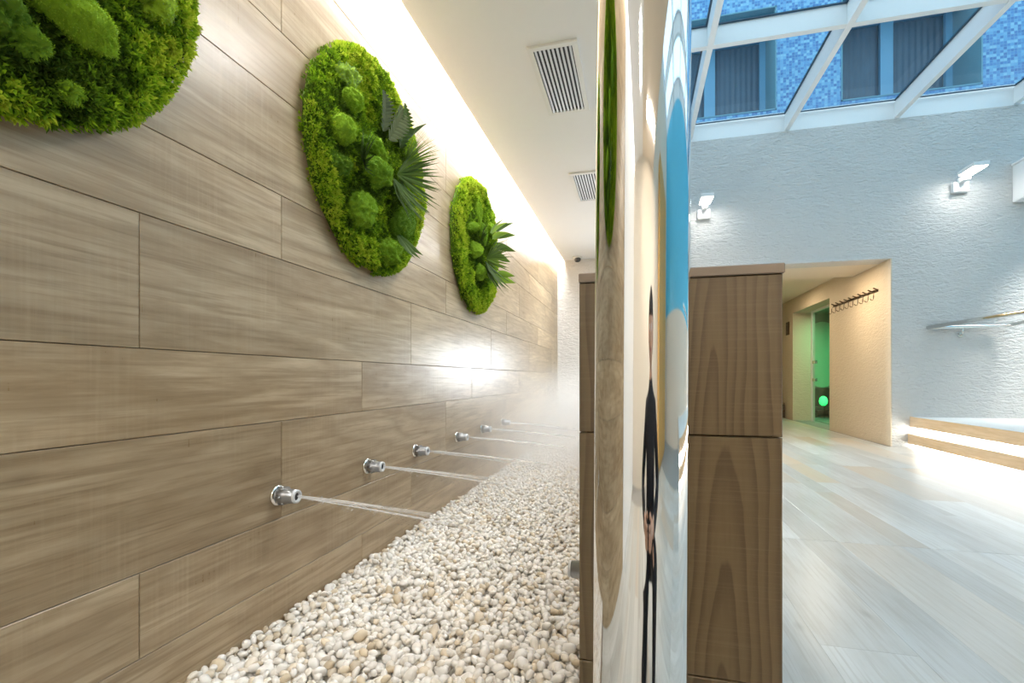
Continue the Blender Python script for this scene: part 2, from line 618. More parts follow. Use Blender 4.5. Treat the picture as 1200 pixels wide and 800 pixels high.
M['water'] = k.m

# mist drifting over the pebbles
k = N('fine_water_mist')
k.t.nodes.remove(k.b)
vsct = k.n('ShaderNodeVolumeScatter')
vsct.inputs['Color'].default_value = (0.995, 0.997, 1, 1)
vsct.inputs['Anisotropy'].default_value = 0.2
co = k.n('ShaderNodeTexCoord').outputs['Object']
nz = k.noise(co, 1.6, 2)
sp = k.n('ShaderNodeSeparateXYZ')
k.l(co, sp.inputs[0])
fy = k.n('ShaderNodeMapRange', interpolation_type='SMOOTHSTEP')
fy.inputs['From Min'].default_value = 0.0
fy.inputs['From Max'].default_value = 2.6
k.l(sp.outputs['Y'], fy.inputs['Value'])
fz = k.n('ShaderNodeMapRange', interpolation_type='SMOOTHSTEP')
fz.inputs['From Min'].default_value = 0.95
fz.inputs['From Max'].default_value = 0.15
k.l(sp.outputs['Z'], fz.inputs['Value'])
d = k.math('MULTIPLY', k.math('MULTIPLY', fy.outputs[0], fz.outputs[0]), k.math('ADD', k.math('MULTIPLY', nz, 1.4), 0.1))
k.l(k.math('MULTIPLY', d, 1.35), vsct.inputs['Density'])
k.l(vsct.outputs[0], k.out.inputs['Volume'])
M['mist'] = k.m

# ------------------------------------------------------------------ structure: left wall of planks
XL = -1.08
YB = 6.75          # end wall
YR = -2.6          # wall behind the camera
ZC = 1.643         # soffit

wall_left = obj('wall_left', B(XL - 0.16, XL - 0.0125, -0.62, YB, -0.95, 2.2), M['grout'], label='left wall of long beige wood-look planks with staggered joints', kind='structure')


def plank_mesh_x(y0, y1, z0, z1, x, th=0.012, face=1, ch=0.0012):
    """plank on a wall facing +X (face=1) or -X (face=-1); world coords"""
    bm = bmesh.new()
    a, b = (x - th * face, x)
    g = 0.0009
    y0 += g; y1 -= g; z0 += g; z1 -= g
    P = [(a, y0, z0), (a, y1, z0), (a, y1, z1), (a, y0, z1), (b - ch * face, y0, z0), (b - ch * face, y1, z0), (b - ch * face, y1, z1), (b - ch * face, y0, z1),
         (b, y0 + ch, z0 + ch), (b, y1 - ch, z0 + ch), (b, y1 - ch, z1 - ch), (b, y0 + ch, z1 - ch)]
    vv = [bm.verts.new((p[0], p[1], p[2] + H)) for p in P]
    for i in range(4):
        j = (i + 1) % 4
        bm.faces.new((vv[i], vv[j], vv[j + 4], vv[i + 4]))
        bm.faces.new((vv[i + 4], vv[j + 4], vv[j + 8], vv[i + 8]))
    bm.faces.new(vv[0:4][::-1])
    bm.faces.new(vv[8:12])
    return bm


rows = [-0.93, -0.63, -0.437, -0.134, 0.067, 0.371, 0.572, 0.878, 1.083, 1.387, 1.588, 1.89]
phase = [1.755, 0.847, 1.296, 1.755, 0.847, 1.296, 1.755, 0.847, 1.296, 1.755, 0.847]
for (z0, z1), ph in zip(zip(rows, rows[1:]), phase):
    y = ph - 1.35 * 4
    while y < YB:
        a, b = max(y, -0.62), min(y + 1.35, YB)
        if b - a > 0.02:
            obj('plank', plank_mesh_x(a, b, z0, z1, XL), M['wall_wood'], wall_left, pos=V(XL, (a + b) / 2, (z0 + z1) / 2))
        y += 1.35

obj('wall_left', B(XL - 0.16, XL + 0.02, YR, -0.62, -0.95, 2.2), M['white'], label='cream plastered continuation of the left wall behind the viewer', kind='structure')
# soffit (ceiling slab) and the cove behind its left edge
bm = bmesh.new()
box(bm, -0.998, 0.05, YR, YB, ZC, ZC + 0.14)
obj('ceiling', bm, M['white'], label='white soffit over the shower walk with a lit gap along the left wall', kind='structure')
bm = bmesh.new()
box(bm, XL, 0.05, YR, YB, 1.86, 1.92)
obj('ceiling', bm, M['white'], label='white top of the light cove above the soffit', kind='structure')
obj('ceiling', B(0.05, 1.5, YR, 0.30, ZC, ZC + 0.14), M['cream'], label='low cream ceiling over the hall behind the viewer', kind='structure')
bm = B(0.05, 1.5, 0.22, 0.30, ZC + 0.14, 3.09)
box(bm, 1.42, 1.5, YR, 0.22, ZC + 0.14, 3.09)
obj('wall_front', bm, M['cream'], label='cream upstand closing the glass roof behind the viewer', kind='structure')
cove = empty('cove_light', V(-1.03, 2.0, 2.0), label='continuous glowing white cove light along the top of the plank wall', cat='light strip')
obj('diffuser', B(-1.006, -0.998, YR + 0.05, YB - 0.02, 1.665, 1.70), emit('cove_led', (1.0, 0.975, 0.94), COVE), cove, pos=V(-1.04, 2, 2.045))

# end wall with recess opening X 1.15..2.94, z floor..1.43
XO0, XO1, ZO = 1.15, 2.94, 1.43
bm = bmesh.new()
box(bm, XL, XO0, YB, YB + 0.3, -0.83, 3.09)
box(bm, XO0, XO1, YB, YB + 0.3, ZO, 3.09)
box(bm, XO1, 5.3, YB, YB + 0.3, -0.83, 3.09)
wall_back = obj('wall_back', bm, M['stone'], label='end wall of pale chiselled stone with fine horizontal ripples', kind='structure')

# wall above the soffit edge, facing the hall
obj('wall_center', B(-0.05, 0.05, YR, YB, ZC + 0.14, 3.09), M['white'], label='white upstand between the soffit and the glass roof', kind='structure')
obj('wall_right', B(5.2, 5.35, YR, YB, -0.83, 0.75), M['cream'], label='cream right wall of the hall outside the picture', kind='structure')
obj('wall_right', B(5.2, 5.35, YR, YB, 0.75, 3.09), M['mosaic_pale'], label='blue mosaic upper part of the right wall, mirrored in the chrome column', kind='structure')
bm = bmesh.new()
box(bm, XL - 0.1, 5.35, YR - 0.15, YR, -0.83, 3.09)
obj('wall_front', bm, M['cream'], label='cream wall behind the viewer, mirrored in the chrome column', kind='structure')

# ------------------------------------------------------------------ recess
bm = bmesh.new()
box(bm, 2.94, 3.32, YB + 0.3, 8.70, -0.83, 1.55)
box(bm, 2.94, 3.32, 8.70, 10.57, 1.27, 1.55)
box(bm, 2.94, 3.32, 10.57, 12.5, -0.83, 1.55)
wall_recess = obj('wall_right', bm, M['recess_stone'], label='beige stone side wall of the recess with a doorway glowing green', kind='structure')
bm = bmesh.new()
box(bm, 0.5, 3.32, 12.5, 12.6, -0.83, 1.55)
box(bm, 1.0, 1.15, YB + 0.3, 12.5, -0.83, 1.55)
obj('wall_back', bm, M['recess_stone'], label='beige far end of the recess', kind='structure')
bm = bmesh.new()
box(bm, 1.0, 2.94, YB + 0.3, 7.85, ZO, ZO + 0.2)
box(bm, 1.0, 3.32, 7.85, 12.6, 1.55, 1.63)
obj('ceiling', bm, M['cream'], label='warm cream ceiling of the recess with a lower band in front', kind='structure')
# thin light return at the opening edge
obj('trim_1', B(2.925, 2.94, YB - 0.004, YB + 0.3, -0.814, ZO), M['recess_stone'], label='plain stone return on the right edge of the recess', kind='structure')

# steam room behind the doorway
bm = bmesh.new()
box(bm, 3.32, 5.2, 8.3, 8.4, -0.83, 1.4)
box(bm, 3.32, 5.2, 11.9, 12.0, -0.83, 1.4)
box(bm, 5.1, 5.2, 8.4, 11.9, -0.83, 1.4)
box(bm, 3.32, 5.2, 8.3, 12.0, 1.4, 1.5)
obj('wall_right', bm, plain('grey_steam_room_tile', (0.30, 0.36, 0.31), 0.4), label='steam room walls washed with green light', kind='structure')
obj('floor', B(3.32, 5.2, 8.3, 12.0, -0.9, -0.814), M['floor_grout'], label='steam room floor', kind='structure')

# doorway glass: frame post, leaf, handle
door = empty('door_1', V(3.24, 9.6, -0.814), label='glass door with slim white frame post', kind='structure')
obj('door_frame', B(3.19, 3.24, 10.30, 10.36, -0.814, 1.27), M['white_metal'], door)
obj('door_frame', B(3.19, 3.24, 8.70, 8.75, -0.814, 1.27), M['white_metal'], door)
obj('door_frame', B(3.19, 3.24, 8.75, 10.30, 1.23, 1.27), M['white_metal'], door)
gl = obj('door_pane', B(3.207, 3.217, 8.75, 10.30, -0.80, 1.23), M['door_glass'], door)
obj('hinge', B(3.19, 3.235, 10.16, 10.30, 0.27, 0.33, bev=0.004), M['rail'], door)
obj('hinge', B(3.19, 3.235, 10.16, 10.30, -0.06, 0.00, bev=0.004), M['rail'], door)

# rounded oval panel and bench seen through the door
# a stadium outline, standing on the far steam-room wall
ovs = []
cy0, r_ = 11.86, 0.46


def stadium_x(cx, hw, z0, z1, y0, y1, n=16):
    bm_ = bmesh.new()
    out = []
    for i in range(n + 1):
        a = math.pi * i / n
        out.append((cx + hw * math.cos(a), z1 - hw + hw * math.sin(a)))
    for i in range(n + 1):
        a = math.pi + math.pi * i / n
        out.append((cx + hw * math.cos(a), z0 + hw + hw * math.sin(a)))
    f = [bm_.verts.new((x, y0, z + H)) for x, z in out]
    b = [bm_.verts.new((x, y1, z + H)) for x, z in out]
    m_ = len(out)
    for i in range(m_):
        bm_.faces.new((f[i], f[(i + 1) % m_], b[(i + 1) % m_], b[i]))
    bm_.faces.new(f)
    bm_.faces.new(b[::-1])
    return bm_


obj('oval_mirror', stadium_x(3.87, 0.27, -0.20, 1.22, 11.86, 11.898), plain('pale_green_oval', (0.55, 0.80, 0.62), 0.35), pos=V(3.87, 11.88, 0.5),
    label='tall pale green oval panel seen through the glass door', cat='mirror')
bench = empty('steam_bench', V(4.1, 11.5, -0.814), label='dark bench under the oval panel in the green room', cat='bench')
obj('seat', B(3.40, 5.05, 11.25, 11.85, -0.66, -0.60, bev=0.01), M['dark'], bench)
obj('support', B(3.46, 3.60, 11.30, 11.85, -0.814, -0.66), M['dark'], bench)
obj('support', B(4.7, 4.85, 11.30, 11.85, -0.814, -0.66), M['dark'], bench)
obj('back_panel', B(3.40, 5.05, 11.81, 11.85, -0.60, -0.21), M['dark'], bench)
lan = empty('green_lantern', V(3.74, 11.4, -0.60), label='small bright green lantern on the dark bench', cat='lantern')
obj('base', B(3.67, 3.81, 11.33, 11.47, -0.60, -0.57, bev=0.004), M['dark'], lan)
obj('glass_globe', lathe([(0.03, 0), (0.07, 0.04), (0.08, 0.1), (0.06, 0.17), (0.02, 0.2)], V(3.74, 11.4, -0.57), (0, 0, 1), 20), emit('green_glow', (0.02, 1.0, 0.22), 1.6), lan, smooth=True)

# small plate by the doorway, dark stopper on the floor
pl = empty('wall_plate', V(2.93, 10.86, 0.99), label='small square bronze plate on the beige wall left of the green doorway', cat='sign')
obj('plate', B(2.925, 2.94, 10.78, 10.98, 0.87, 1.13, bev=0.003), M['bronze'], pl)
obj('rivet', lathe([(0.012, 0), (0.012, 0.006), (0.004, 0.01)], V(2.925, 10.88, 1.07), (-1, 0, 0), 10), M['rail'], pl)
obj('rivet', lathe([(0.012, 0), (0.012, 0.006), (0.004, 0.01)], V(2.925, 10.88, 0.93), (-1, 0, 0), 10), M['rail'], pl)
sb = empty('sandal_rack', V(2.85, 11.2, -0.814), label='small dark metal rack standing low against the beige recess wall', cat='rack')
for dz in (0.02, 0.14, 0.26):
    obj('shelf', B(2.76, 2.92, 11.02, 11.36, -0.814 + dz, -0.80 + dz), M['bronze'], sb)
for y_ in (11.03, 11.35):
    obj('upright', B(2.77, 2.785, y_ - 0.008, y_ + 0.008, -0.814, -0.50), M['bronze'], sb)
    obj('upright', B(2.90, 2.915, y_ - 0.008, y_ + 0.008, -0.814, -0.50), M['bronze'], sb)

# coat hooks on a rail
hk = empty('hook_rail', V(2.94, 7.75, 1.10), label='row of small bronze coat hooks on the beige recess wall', cat='coat rack')
obj('backplate', B(2.928, 2.94, 7.02, 8.52, 1.095, 1.125, bev=0.002), M['bronze'], hk)
for i in range(10):
    y_ = 7.08 + i * 0.152
    bm = bmesh.new()
    tube(bm, [V(2.93, y_, 1.10), V(2.90, y_, 1.09), V(2.885, y_, 1.06), V(2.885, y_, 1.01), V(2.875, y_, 0.985), V(2.855, y_, 0.985), V(2.845, y_, 1.005)], 0.0050, 8)
    cyl(bm, V(2.935, y_, 1.11), V(2.88, y_, 1.135), 0.007, 0.009, 8)
    obj('hook', bm, M['bronze'], hk, pos=V(2.93, y_, 1.1))

oak = plain('golden_oak_veneer', (0.62, 0.38, 0.13), 0.4, noise_amt=0.15, nscale=8)
gc = empty('reflection_cabinet', V(3.3, -2.4, -0.814), label='tall golden oak cabinet added behind the viewer to mirror as a gold stripe in the column', cat='cabinet')  # unseen cabinet added to give the column a gold reflection
obj('body', B(2.5, 4.3, -2.59, -2.2, -0.814, 1.9), oak, gc)
for i in range(4):
    dx = 2.5 + 0.45 * i
    d_ = obj('door', B(dx + 0.004, dx + 0.446, -2.2, -2.182, -0.76, 1.88, bev=0.002), oak, gc, pos=V(dx + 0.22, -2.19, 0.5))
    bm = bmesh.new()
    tube(bm, [V(dx + 0.40, -2.182, 0.1), V(dx + 0.40, -2.155, 0.1), V(dx + 0.40, -2.155, 0.3), V(dx + 0.40, -2.182, 0.3)], 0.006, 8)
    obj('handle', bm, M['rail'], d_)
# ------------------------------------------------------------------ hall floor of bleached planks
floor = obj('floor', B(XL - 0.1, 5.35, YR - 0.1, 12.6, -0.90, -0.8195), M['floor_grout'], label='hall floor of bleached wood-look porcelain planks', kind='structure')


def floor_plank(x0, x1, y0, y1):
    bm = bmesh.new()
    z1 = -0.814
    z0 = -0.822
    ch = 0.0004
    P = [(x0, y0, z0), (x1, y0, z0), (x1, y1, z0), (x0, y1, z0), (x0, y0, z1 - ch), (x1, y0, z1 - ch), (x1, y1, z1 - ch), (x0, y1, z1 - ch),
         (x0 + ch, y0 + ch, z1), (x1 - ch, y0 + ch, z1), (x1 - ch, y1 - ch, z1), (x0 + ch, y1 - ch, z1)]
    vv = [bm.verts.new((p[0], p[1], p[2] + H)) for p in P]
    for i in range(4):
        j = (i + 1) % 4
        bm.faces.new((vv[i], vv[j], vv[j + 4], vv[i + 4]))
        bm.faces.new((vv[i + 4], vv[j + 4], vv[j + 8], vv[i + 8]))
    bm.faces.new(vv[0:4][::-1])
    bm.faces.new(vv[8:12])
    obj('floor_plank', bm, M['floor_wood'], floor, pos=V((x0 + x1) / 2, (y0 + y1) / 2, z1))


rf = random.Random(5)
xs = [XL]
while xs[-1] < 3.12:
    xs.append(xs[-1] + rf.choice((0.13, 0.17, 0.21, 0.26)))
xs[-1] = 3.12
for x0, x1 in zip(xs, xs[1:]):
    if x1 - x0 < 0.03: continue
    for k0 in range(-2, 4):
        ya = 2.75 + 2.4 * k0
        yb = ya + 2.4
        cut = ya + rf.uniform(0.5, 1.9)
        for p, q in ((ya, cut), (cut, yb)):
            p2, q2 = max(p, YR), min(q, 12.5)
            if x0 < 1.15 and p2 > YB: continue
            if x0 < 1.15: q2 = min(q2, YB)
            if x1 <= -0.04 and q2 > 0.80: q2 = min(q2, 0.80)
            if x1 > 2.945 and q2 > YB: q2 = YB
            if q2 - p2 < 0.05: continue
            floor_plank(x0 + 0.0002, x1 - 0.0002, p2 + (0.0022 if p == ya else 0.0002), q2 - (0.0022 if q == yb else 0.0002))

# ------------------------------------------------------------------ partition (half-height wall clad in dark planks)
PX0, PX1, PY0, PY1, PT = -0.098, 0.222, 0.85, 5.0, 0.166
part = obj('wall_center', B(PX0 + 0.012, PX1 - 0.012, PY0 + 0.012, PY1, -0.814, PT - 0.004), M['grout'], label='half-height dividing wall clad in dark brown wood-look tiles', kind='structure')


def tile_y(x0, x1, z0, z1, y, th=0.012, ch=0.0015):
    bm = bmesh.new()
    g = 0.0011
    z0 += g; z1 -= g
    a, b = y + th, y
    P = [(x0, a, z0), (x1, a, z0), (x1, a, z1), (x0, a, z1), (x0, b + ch, z0), (x1, b + ch, z0), (x1, b + ch, z1), (x0, b + ch, z1),
         (x0 + ch, b, z0 + ch), (x1 - ch, b, z0 + ch), (x1 - ch, b, z1 - ch), (x0 + ch, b, z1 - ch)]
    vv = [bm.verts.new((p[0], p[1], p[2] + H)) for p in P]
    for i in range(4):
        j = (i + 1) % 4
        bm.faces.new((vv[i], vv[j], vv[j + 4], vv[i + 4]))
        bm.faces.new((vv[i + 4], vv[j + 4], vv[j + 8], vv[i + 8]))
    bm.faces.new(vv[0:4][::-1])
    bm.faces.new(vv[8:12])
    return bm


zr = [-0.814, -0.49, -0.094, PT]
for i, (z0, z1) in enumerate(zip(zr, zr[1:])):
    obj('tile', tile_y(PX0, PX1, z0, z1, PY0), M['pillar_wood'], part, pos=V((0.10, 0.135, 0.125)[i], PY0, z0))
    ph = (0.0, 0.6, 0.3)[i]
    y = PY0 + 0.012 - ph
    while y < PY1:
        a, b = max(y, PY0 + 0.012), min(y + 1.2, PY1)
        if b - a > 0.03:
            obj('tile', plank_mesh_x(a, b, z0, z1, PX1, 0.012, 1), M['side_wood'], part, pos=V(PX1, (a + b) / 2, (z0 + z1) / 2))
            obj('tile', plank_mesh_x(a, b, z0, z1, PX0, 0.012, -1), M['side_wood'], part, pos=V(PX0, (a + b) / 2, (z0 + z1) / 2))
        y += 1.2
obj('coping', B(PX0 - 0.001, PX1 + 0.003, PY0 - 0.003, PY1 + 0.003, PT, PT + 0.016, bev=0.0015), M['cap'], part)
bs = empty('base_light', V(PX1, 2, -0.8), label='warm light strip along the foot of the dividing wall on the hall side', cat='light strip')
obj('diffuser', B(PX1, PX1 + 0.012, PY0 + 0.05, PY1, -0.806, -0.79), emit('warm_base_led', (1.0, 0.78, 0.55), BASE_LED), bs)

# kerb closing the pebble bed towards the viewer
obj('trim_2', B(XL, PX0 - 0.001, 0.79, 0.81, -0.814, -0.735), M['cap'], label='low kerb at the near end of the pebble bed', kind='structure')

# ------------------------------------------------------------------ chrome column
colo = empty('chrome_column', V(0, 0.62, -0.814), label='polished chrome round column standing in front of the dark tiled dividing wall', cat='column')
bm = bmesh.new()
cyl(bm, V(0, 0.62, -0.814), V(0, 0.62, ZC + 0.002), 0.0563, n=256, cap=False)
obj('shaft', bm, M['chrome'], colo)
obj('base_ring', lathe([(0.0565, 0), (0.085, 0.0), (0.085, 0.008), (0.0565, 0.014)], V(0, 0.62, -0.814), (0, 0, 1), 64), M['chrome'], colo)
colo.rotation_euler = (0, math.radians(0.30), 0)

# ------------------------------------------------------------------ ceiling vents
def vent(y0, y1, label):
    x0, x1 = -0.533, -0.283
    t = empty('ceiling_vent', V((x0 + x1) / 2, (y0 + y1) / 2, ZC), label=label, cat='vent', group='air vents in the white soffit')
    fw = 0.028
    z0 = ZC - 0.012
    bm = bmesh.new()
    box(bm, x0, x0 + fw, y0, y1, z0, ZC)
    box(bm, x1 - fw, x1, y0, y1, z0, ZC)
    box(bm, x0 + fw, x1 - fw, y0, y0 + fw, z0, ZC)
    box(bm, x0 + fw, x1 - fw, y1 - fw, y1, z0, ZC)
    obj('frame', bm, M['white_metal'], t)
    obj('backing', B(x0 + fw, x1 - fw, y0 + fw, y1 - fw, ZC - 0.0015, ZC + 0.001), M['vent_dark'], t)
    n = 9
    wv = (x1 - x0 - 2 * fw) / n
    for i in range(n):
        c = x0 + fw + wv * (i + 0.5)
        bm = bmesh.new()
        box(bm, c - 0.0055, c + 0.0055, y0 + fw, y1 - fw, ZC - 0.0115, ZC - 0.0085)
        bmesh.ops.rotate(bm, verts=bm.verts, cent=V(c, 0, ZC - 0.01), matrix=Matrix.Rotation(math.radians(-22), 3, 'Y'))
        obj('slat', bm, M['alu'], t, pos=V(c, (y0 + y1) / 2, ZC - 0.01))


vent(2.355, 2.99, 'nearer white louvred air vent in the soffit')
vent(3.89, 4.53, 'farther white louvred air vent in the soffit, half hidden by the column')

cm = empty('dome_camera', V(-0.79, 6.62, ZC), label='small white dome camera under the soffit by the end wall', cat='camera')
obj('base', lathe([(0.062, 0), (0.062, 0.025), (0.055, 0.032)], V(-0.79, 6.6, ZC), (0, 0, -1), 28), M['white_metal'], cm)
obj('eyeball', lathe([(0.045, 0), (0.046, 0.015), (0.036, 0.035), (0.018, 0.046), (0.004, 0.05)], V(-0.785, 6.585, ZC - 0.028), (0.15, -0.3, -1), 24), M['dark'], cm)
area('step_top_fill', (4.6, 6.35, 1.97), (0, 0, 0), 0.8, 0.12, 22, (1, 0.98, 0.94), 60)  # unseen light added to brighten the white step top
dl = empty('soffit_downlight', V(-0.33, 5.0, ZC), label='small round recessed light in the soffit past the second vent', cat='downlight')
obj('ring', lathe([(0.045, 0), (0.048, 0.003), (0.038, 0.006)], V(-0.36, 5.05, ZC), (0, 0, -1), 28), M['white_metal'], dl)

# ------------------------------------------------------------------ hall wall lamps
def wall_lamp(x, z, label):
    t = empty('wall_lamp', V(x, YB, z), label=label, cat='wall lamp', group='white lamps on the stone wall')
    obj('base', B(x - 0.075, x + 0.075, YB - 0.06, YB, z - 0.16, z - 0.045, bev=0.006, seg=2), M['white_metal'], t)
    bm = bmesh.new()
    box(bm, x - 0.03, x + 0.03, YB - 0.17, YB - 0.03, z - 0.06, z + 0.0)
    obj('arm', bm, M['white_metal'], t)
    obj('head', B(x - 0.075, x + 0.075, YB - 0.40, YB - 0.12, z, z + 0.045, bev=0.006, seg=2), M['white_metal'], t)
    obj('diffuser', B(x - 0.062, x + 0.062, YB - 0.385, YB - 0.135, z - 0.006, z + 0.001), emit('lamp_diffuser', (1.0, 0.98, 0.94), WALL_LAMP), t)


wall_lamp(0.83, 2.22, 'white wall lamp just right of the chrome column')
wall_lamp(3.60, 2.30, 'white wall lamp high on the stone wall above the handrail')

# white cabinet at the right edge
cb = empty('wall_cabinet', V(4.6, YB, 2.2), label='white wall-mounted housing at the right edge of the stone wall', cat='housing')
bm = B(4.11, 5.15, YB - 0.22, YB, 1.985, 2.40, bev=0.01, seg=2)
obj('shell', bm, M['white_metal'], cb)
obj('lid', B(4.10, 5.16, YB - 0.23, YB, 2.40, 2.425, bev=0.004), M['white_metal'], cb)

# ------------------------------------------------------------------ steps at the right with light under them
def step(zt, th, xf, label, grp='lit steps along the right side'):
    t = empty('step', V(xf, 4.0, zt - th), label=label, cat='step', group=grp)
    obj('fascia', B(xf, xf + 0.02, 1.2, YB - 0.002, zt - th, zt, bev=0.0015), M['step_wood'], t)
    return t


s1 = step(-0.455, 0.118, 3.12, 'upper step with pale oak edge and white top under the handrail')
obj('tread', B(3.142, 5.19, 1.2, YB - 0.002, -0.575, -0.457), M['white_stone'], s1)
s2 = step(-0.655, 0.118, 3.10, 'lower step with pale oak edge glowing from below')
obj('tread', B(3.122, 3.6, 1.2, YB - 0.002, -0.771, -0.657), M['white_stone'], s2)
led = emit('cool_step_led', (1.0, 0.96, 0.90), STEP_LED)
for za, zb, xl, lb in ((-0.655, -0.577, 3.20, 'bright light strip between the two steps'), (-0.813, -0.776, 3.15, 'bright light strip between the lower step and the floor')):
    t = empty('step_light', V(xl, 4, za), label=lb, cat='light strip')
    obj('diffuser', B(xl, xl + 0.01, 1.2, YB - 0.01, za + 0.003, zb - 0.003), led, t)
bm = bmesh.new()
box(bm, 3.24, 5.19, 1.2, YB - 0.002, -0.814, -0.7715)
obj('trim_3', bm, M['white'], label='plinth carrying the steps', kind='structure')

# handrail
hr = empty('handrail', V(3.28, 6.6, 0.59), label='polished steel handrail starting at the stone wall above the steps', cat='handrail')
bm = bmesh.new()
tube(bm, [V(3.28, YB - 0.05, 0.59), V(3.28, 5.6, 0.585), V(3.28, 4.6, 0.58), V(3.28, 3.4, 0.575), V(3.28, 2.0, 0.57)], 0.021, 20)
obj('rail', bm, M['rail'], hr, label='long rail running towards the viewer')
bm = bmesh.new()
tube(bm, [V(3.27, YB - 0.05, 0.588), V(3.5, YB - 0.05, 0.59), V(3.96, YB - 0.05, 0.592), V(4.02, YB - 0.09, 0.595), V(4.05, YB - 0.17, 0.60), V(4.06, 6.0, 0.66), V(4.06, 5.0, 0.78)], 0.020, 20)
obj('rail', bm, M['rail'], hr, label='return rail along the wall')
bm = bmesh.new()
tube(bm, [V(3.62, YB, 0.50), V(3.62, YB - 0.03, 0.50), V(3.62, YB - 0.05, 0.52), V(3.62, YB - 0.05, 0.575)], 0.008, 10)
cyl(bm, V(3.62, YB, 0.50), V(3.62, YB - 0.008, 0.50), 0.03, n=20)
obj('bracket', bm, M['rail'], hr)
for y_ in (5.2, 2.6):
    bm = bmesh.new()
    tube(bm, [V(3.28, y_, -0.455), V(3.28, y_, 0.0), V(3.28, y_, 0.57)], 0.016, 16)
    obj('post', bm, M['rail'], hr)

# ------------------------------------------------------------------ glass roof
ZG = 3.30
sky = empty('skylight', V(2.6, 3, 3.09), label='flat glass roof on white beams over the hall', kind='structure')
X0S, X1S, Y0S, Y1S = -0.05, 5.35, YR, YB
bm = bmesh.new()
box(bm, X0S, X1S, Y1S, Y1S + 0.30, 3.09, ZG + 0.03)
obj('perimeter_beam', bm, M['beam'], sky)
obj('perimeter_beam', B(X0S, X1S, Y0S - 0.15, Y0S, 3.09, ZG + 0.03), M['beam'], sky)
obj('perimeter_beam', B(X0S, 0.05, Y0S, Y1S, 3.09, ZG + 0.03), M['beam'], sky)
obj('perimeter_beam', B(5.2, X1S, Y0S, Y1S, 3.09, ZG + 0.03), M['beam'], sky)
raf = [0.66, 1.81, 2.99, 4.15]
pur = [4.90, 3.05, 1.2, -0.65]
rw = 0.027
for x in raf:
    bm = bmesh.new()
    box(bm, x - rw, x + rw, Y0S, Y1S, 3.10, ZG - 0.012)
    obj('rafter', bm, M['beam'], sky, pos=V(x, 2, 3.1))
xe = [0.05] + raf + [5.2]
for y in pur:
    for a, b in zip(xe, xe[1:]):
        bm = bmesh.new()
        box(bm, a + (rw if a > 0.1 else 0), b - (rw if b < 5.1 else 0), y - 0.03, y + 0.03, 3.11, ZG - 0.012)
        obj('purlin', bm, M['beam'], sky, pos=V((a + b) / 2, y, 3.1))
M['seal'] = plain('dark_glazing_seal', (0.03, 0.07, 0.11), 0.6)
ye = [Y1S] + pur + [Y0S]
for a, b in zip(xe, xe[1:]):
    for y1, y0 in zip(ye, ye[1:]):
        g = obj('glass_pane', B(a + 0.01, b - 0.01, y0 + 0.01, y1 - 0.01, ZG, ZG + 0.008), M['sky_glass'], sky, pos=V((a + b) / 2, (y0 + y1) / 2, ZG))
        bm = bmesh.new()
        xa, xb, ya_, yb_ = a + rw, b - rw, y0 + 0.03, y1 - 0.03
        sw = 0.018
        box(bm, xa, xb, yb_ - sw, yb_, ZG - 0.011, ZG - 0.001)
        box(bm, xa, xb, ya_, ya_ + sw, ZG - 0.011, ZG - 0.001)
        box(bm, xa, xa + sw, ya_ + sw, yb_ - sw, ZG - 0.011, ZG - 0.001)
        box(bm, xb - sw, xb, ya_ + sw, yb_ - sw, ZG - 0.011, ZG - 0.001)
        obj('glazing_seal', bm, M['seal'], sky, pos=V((a + b) / 2, (y0 + y1) / 2, ZG))

# ------------------------------------------------------------------ building rising behind the glass roof
bd = empty('apartment_building', V(3, 7.6, 3.1), label='blue mosaic building rising above the glass roof', cat='building')
FY, FD = 7.1, 7.7
bm = bmesh.new()
wins = []
fx = [-4.5, -2.0, -0.4, 0.28, 1.78, 2.53, 4.03, 4.85, 6.35, 8.5]
holes = [(-3.9, -2.4), (-1.9, -0.4), (0.28, 1.78), (2.53, 4.03), (4.85, 6.35)]
floors_z = [(3.55, 4.92), (6.4, 7.9)]
edges_x = [-5.0]
for a, b in holes: edges_x += [a, b]
edges_x.append(8.5)
zb = [3.0, 3.55, 4.92, 6.4, 7.9, 9.6]
for (z0, z1) in zip(zb, zb[1:]):
    if (z0, z1) in floors_z:
        for i in range(0, len(edges_x), 2):
            box(bm, edges_x[i], edges_x[i + 1], FY, FY + 0.25, z0, z1)
    else:
        box(bm, edges_x[0], edges_x[-1], FY, FY + 0.25, z0, z1)
obj('wall', bm, M['mosaic'], bd)
obj('core', B(-5, 8.5, FD + 0.1, FD + 0.3, 3.0, 9.6), M['reveal'], bd)
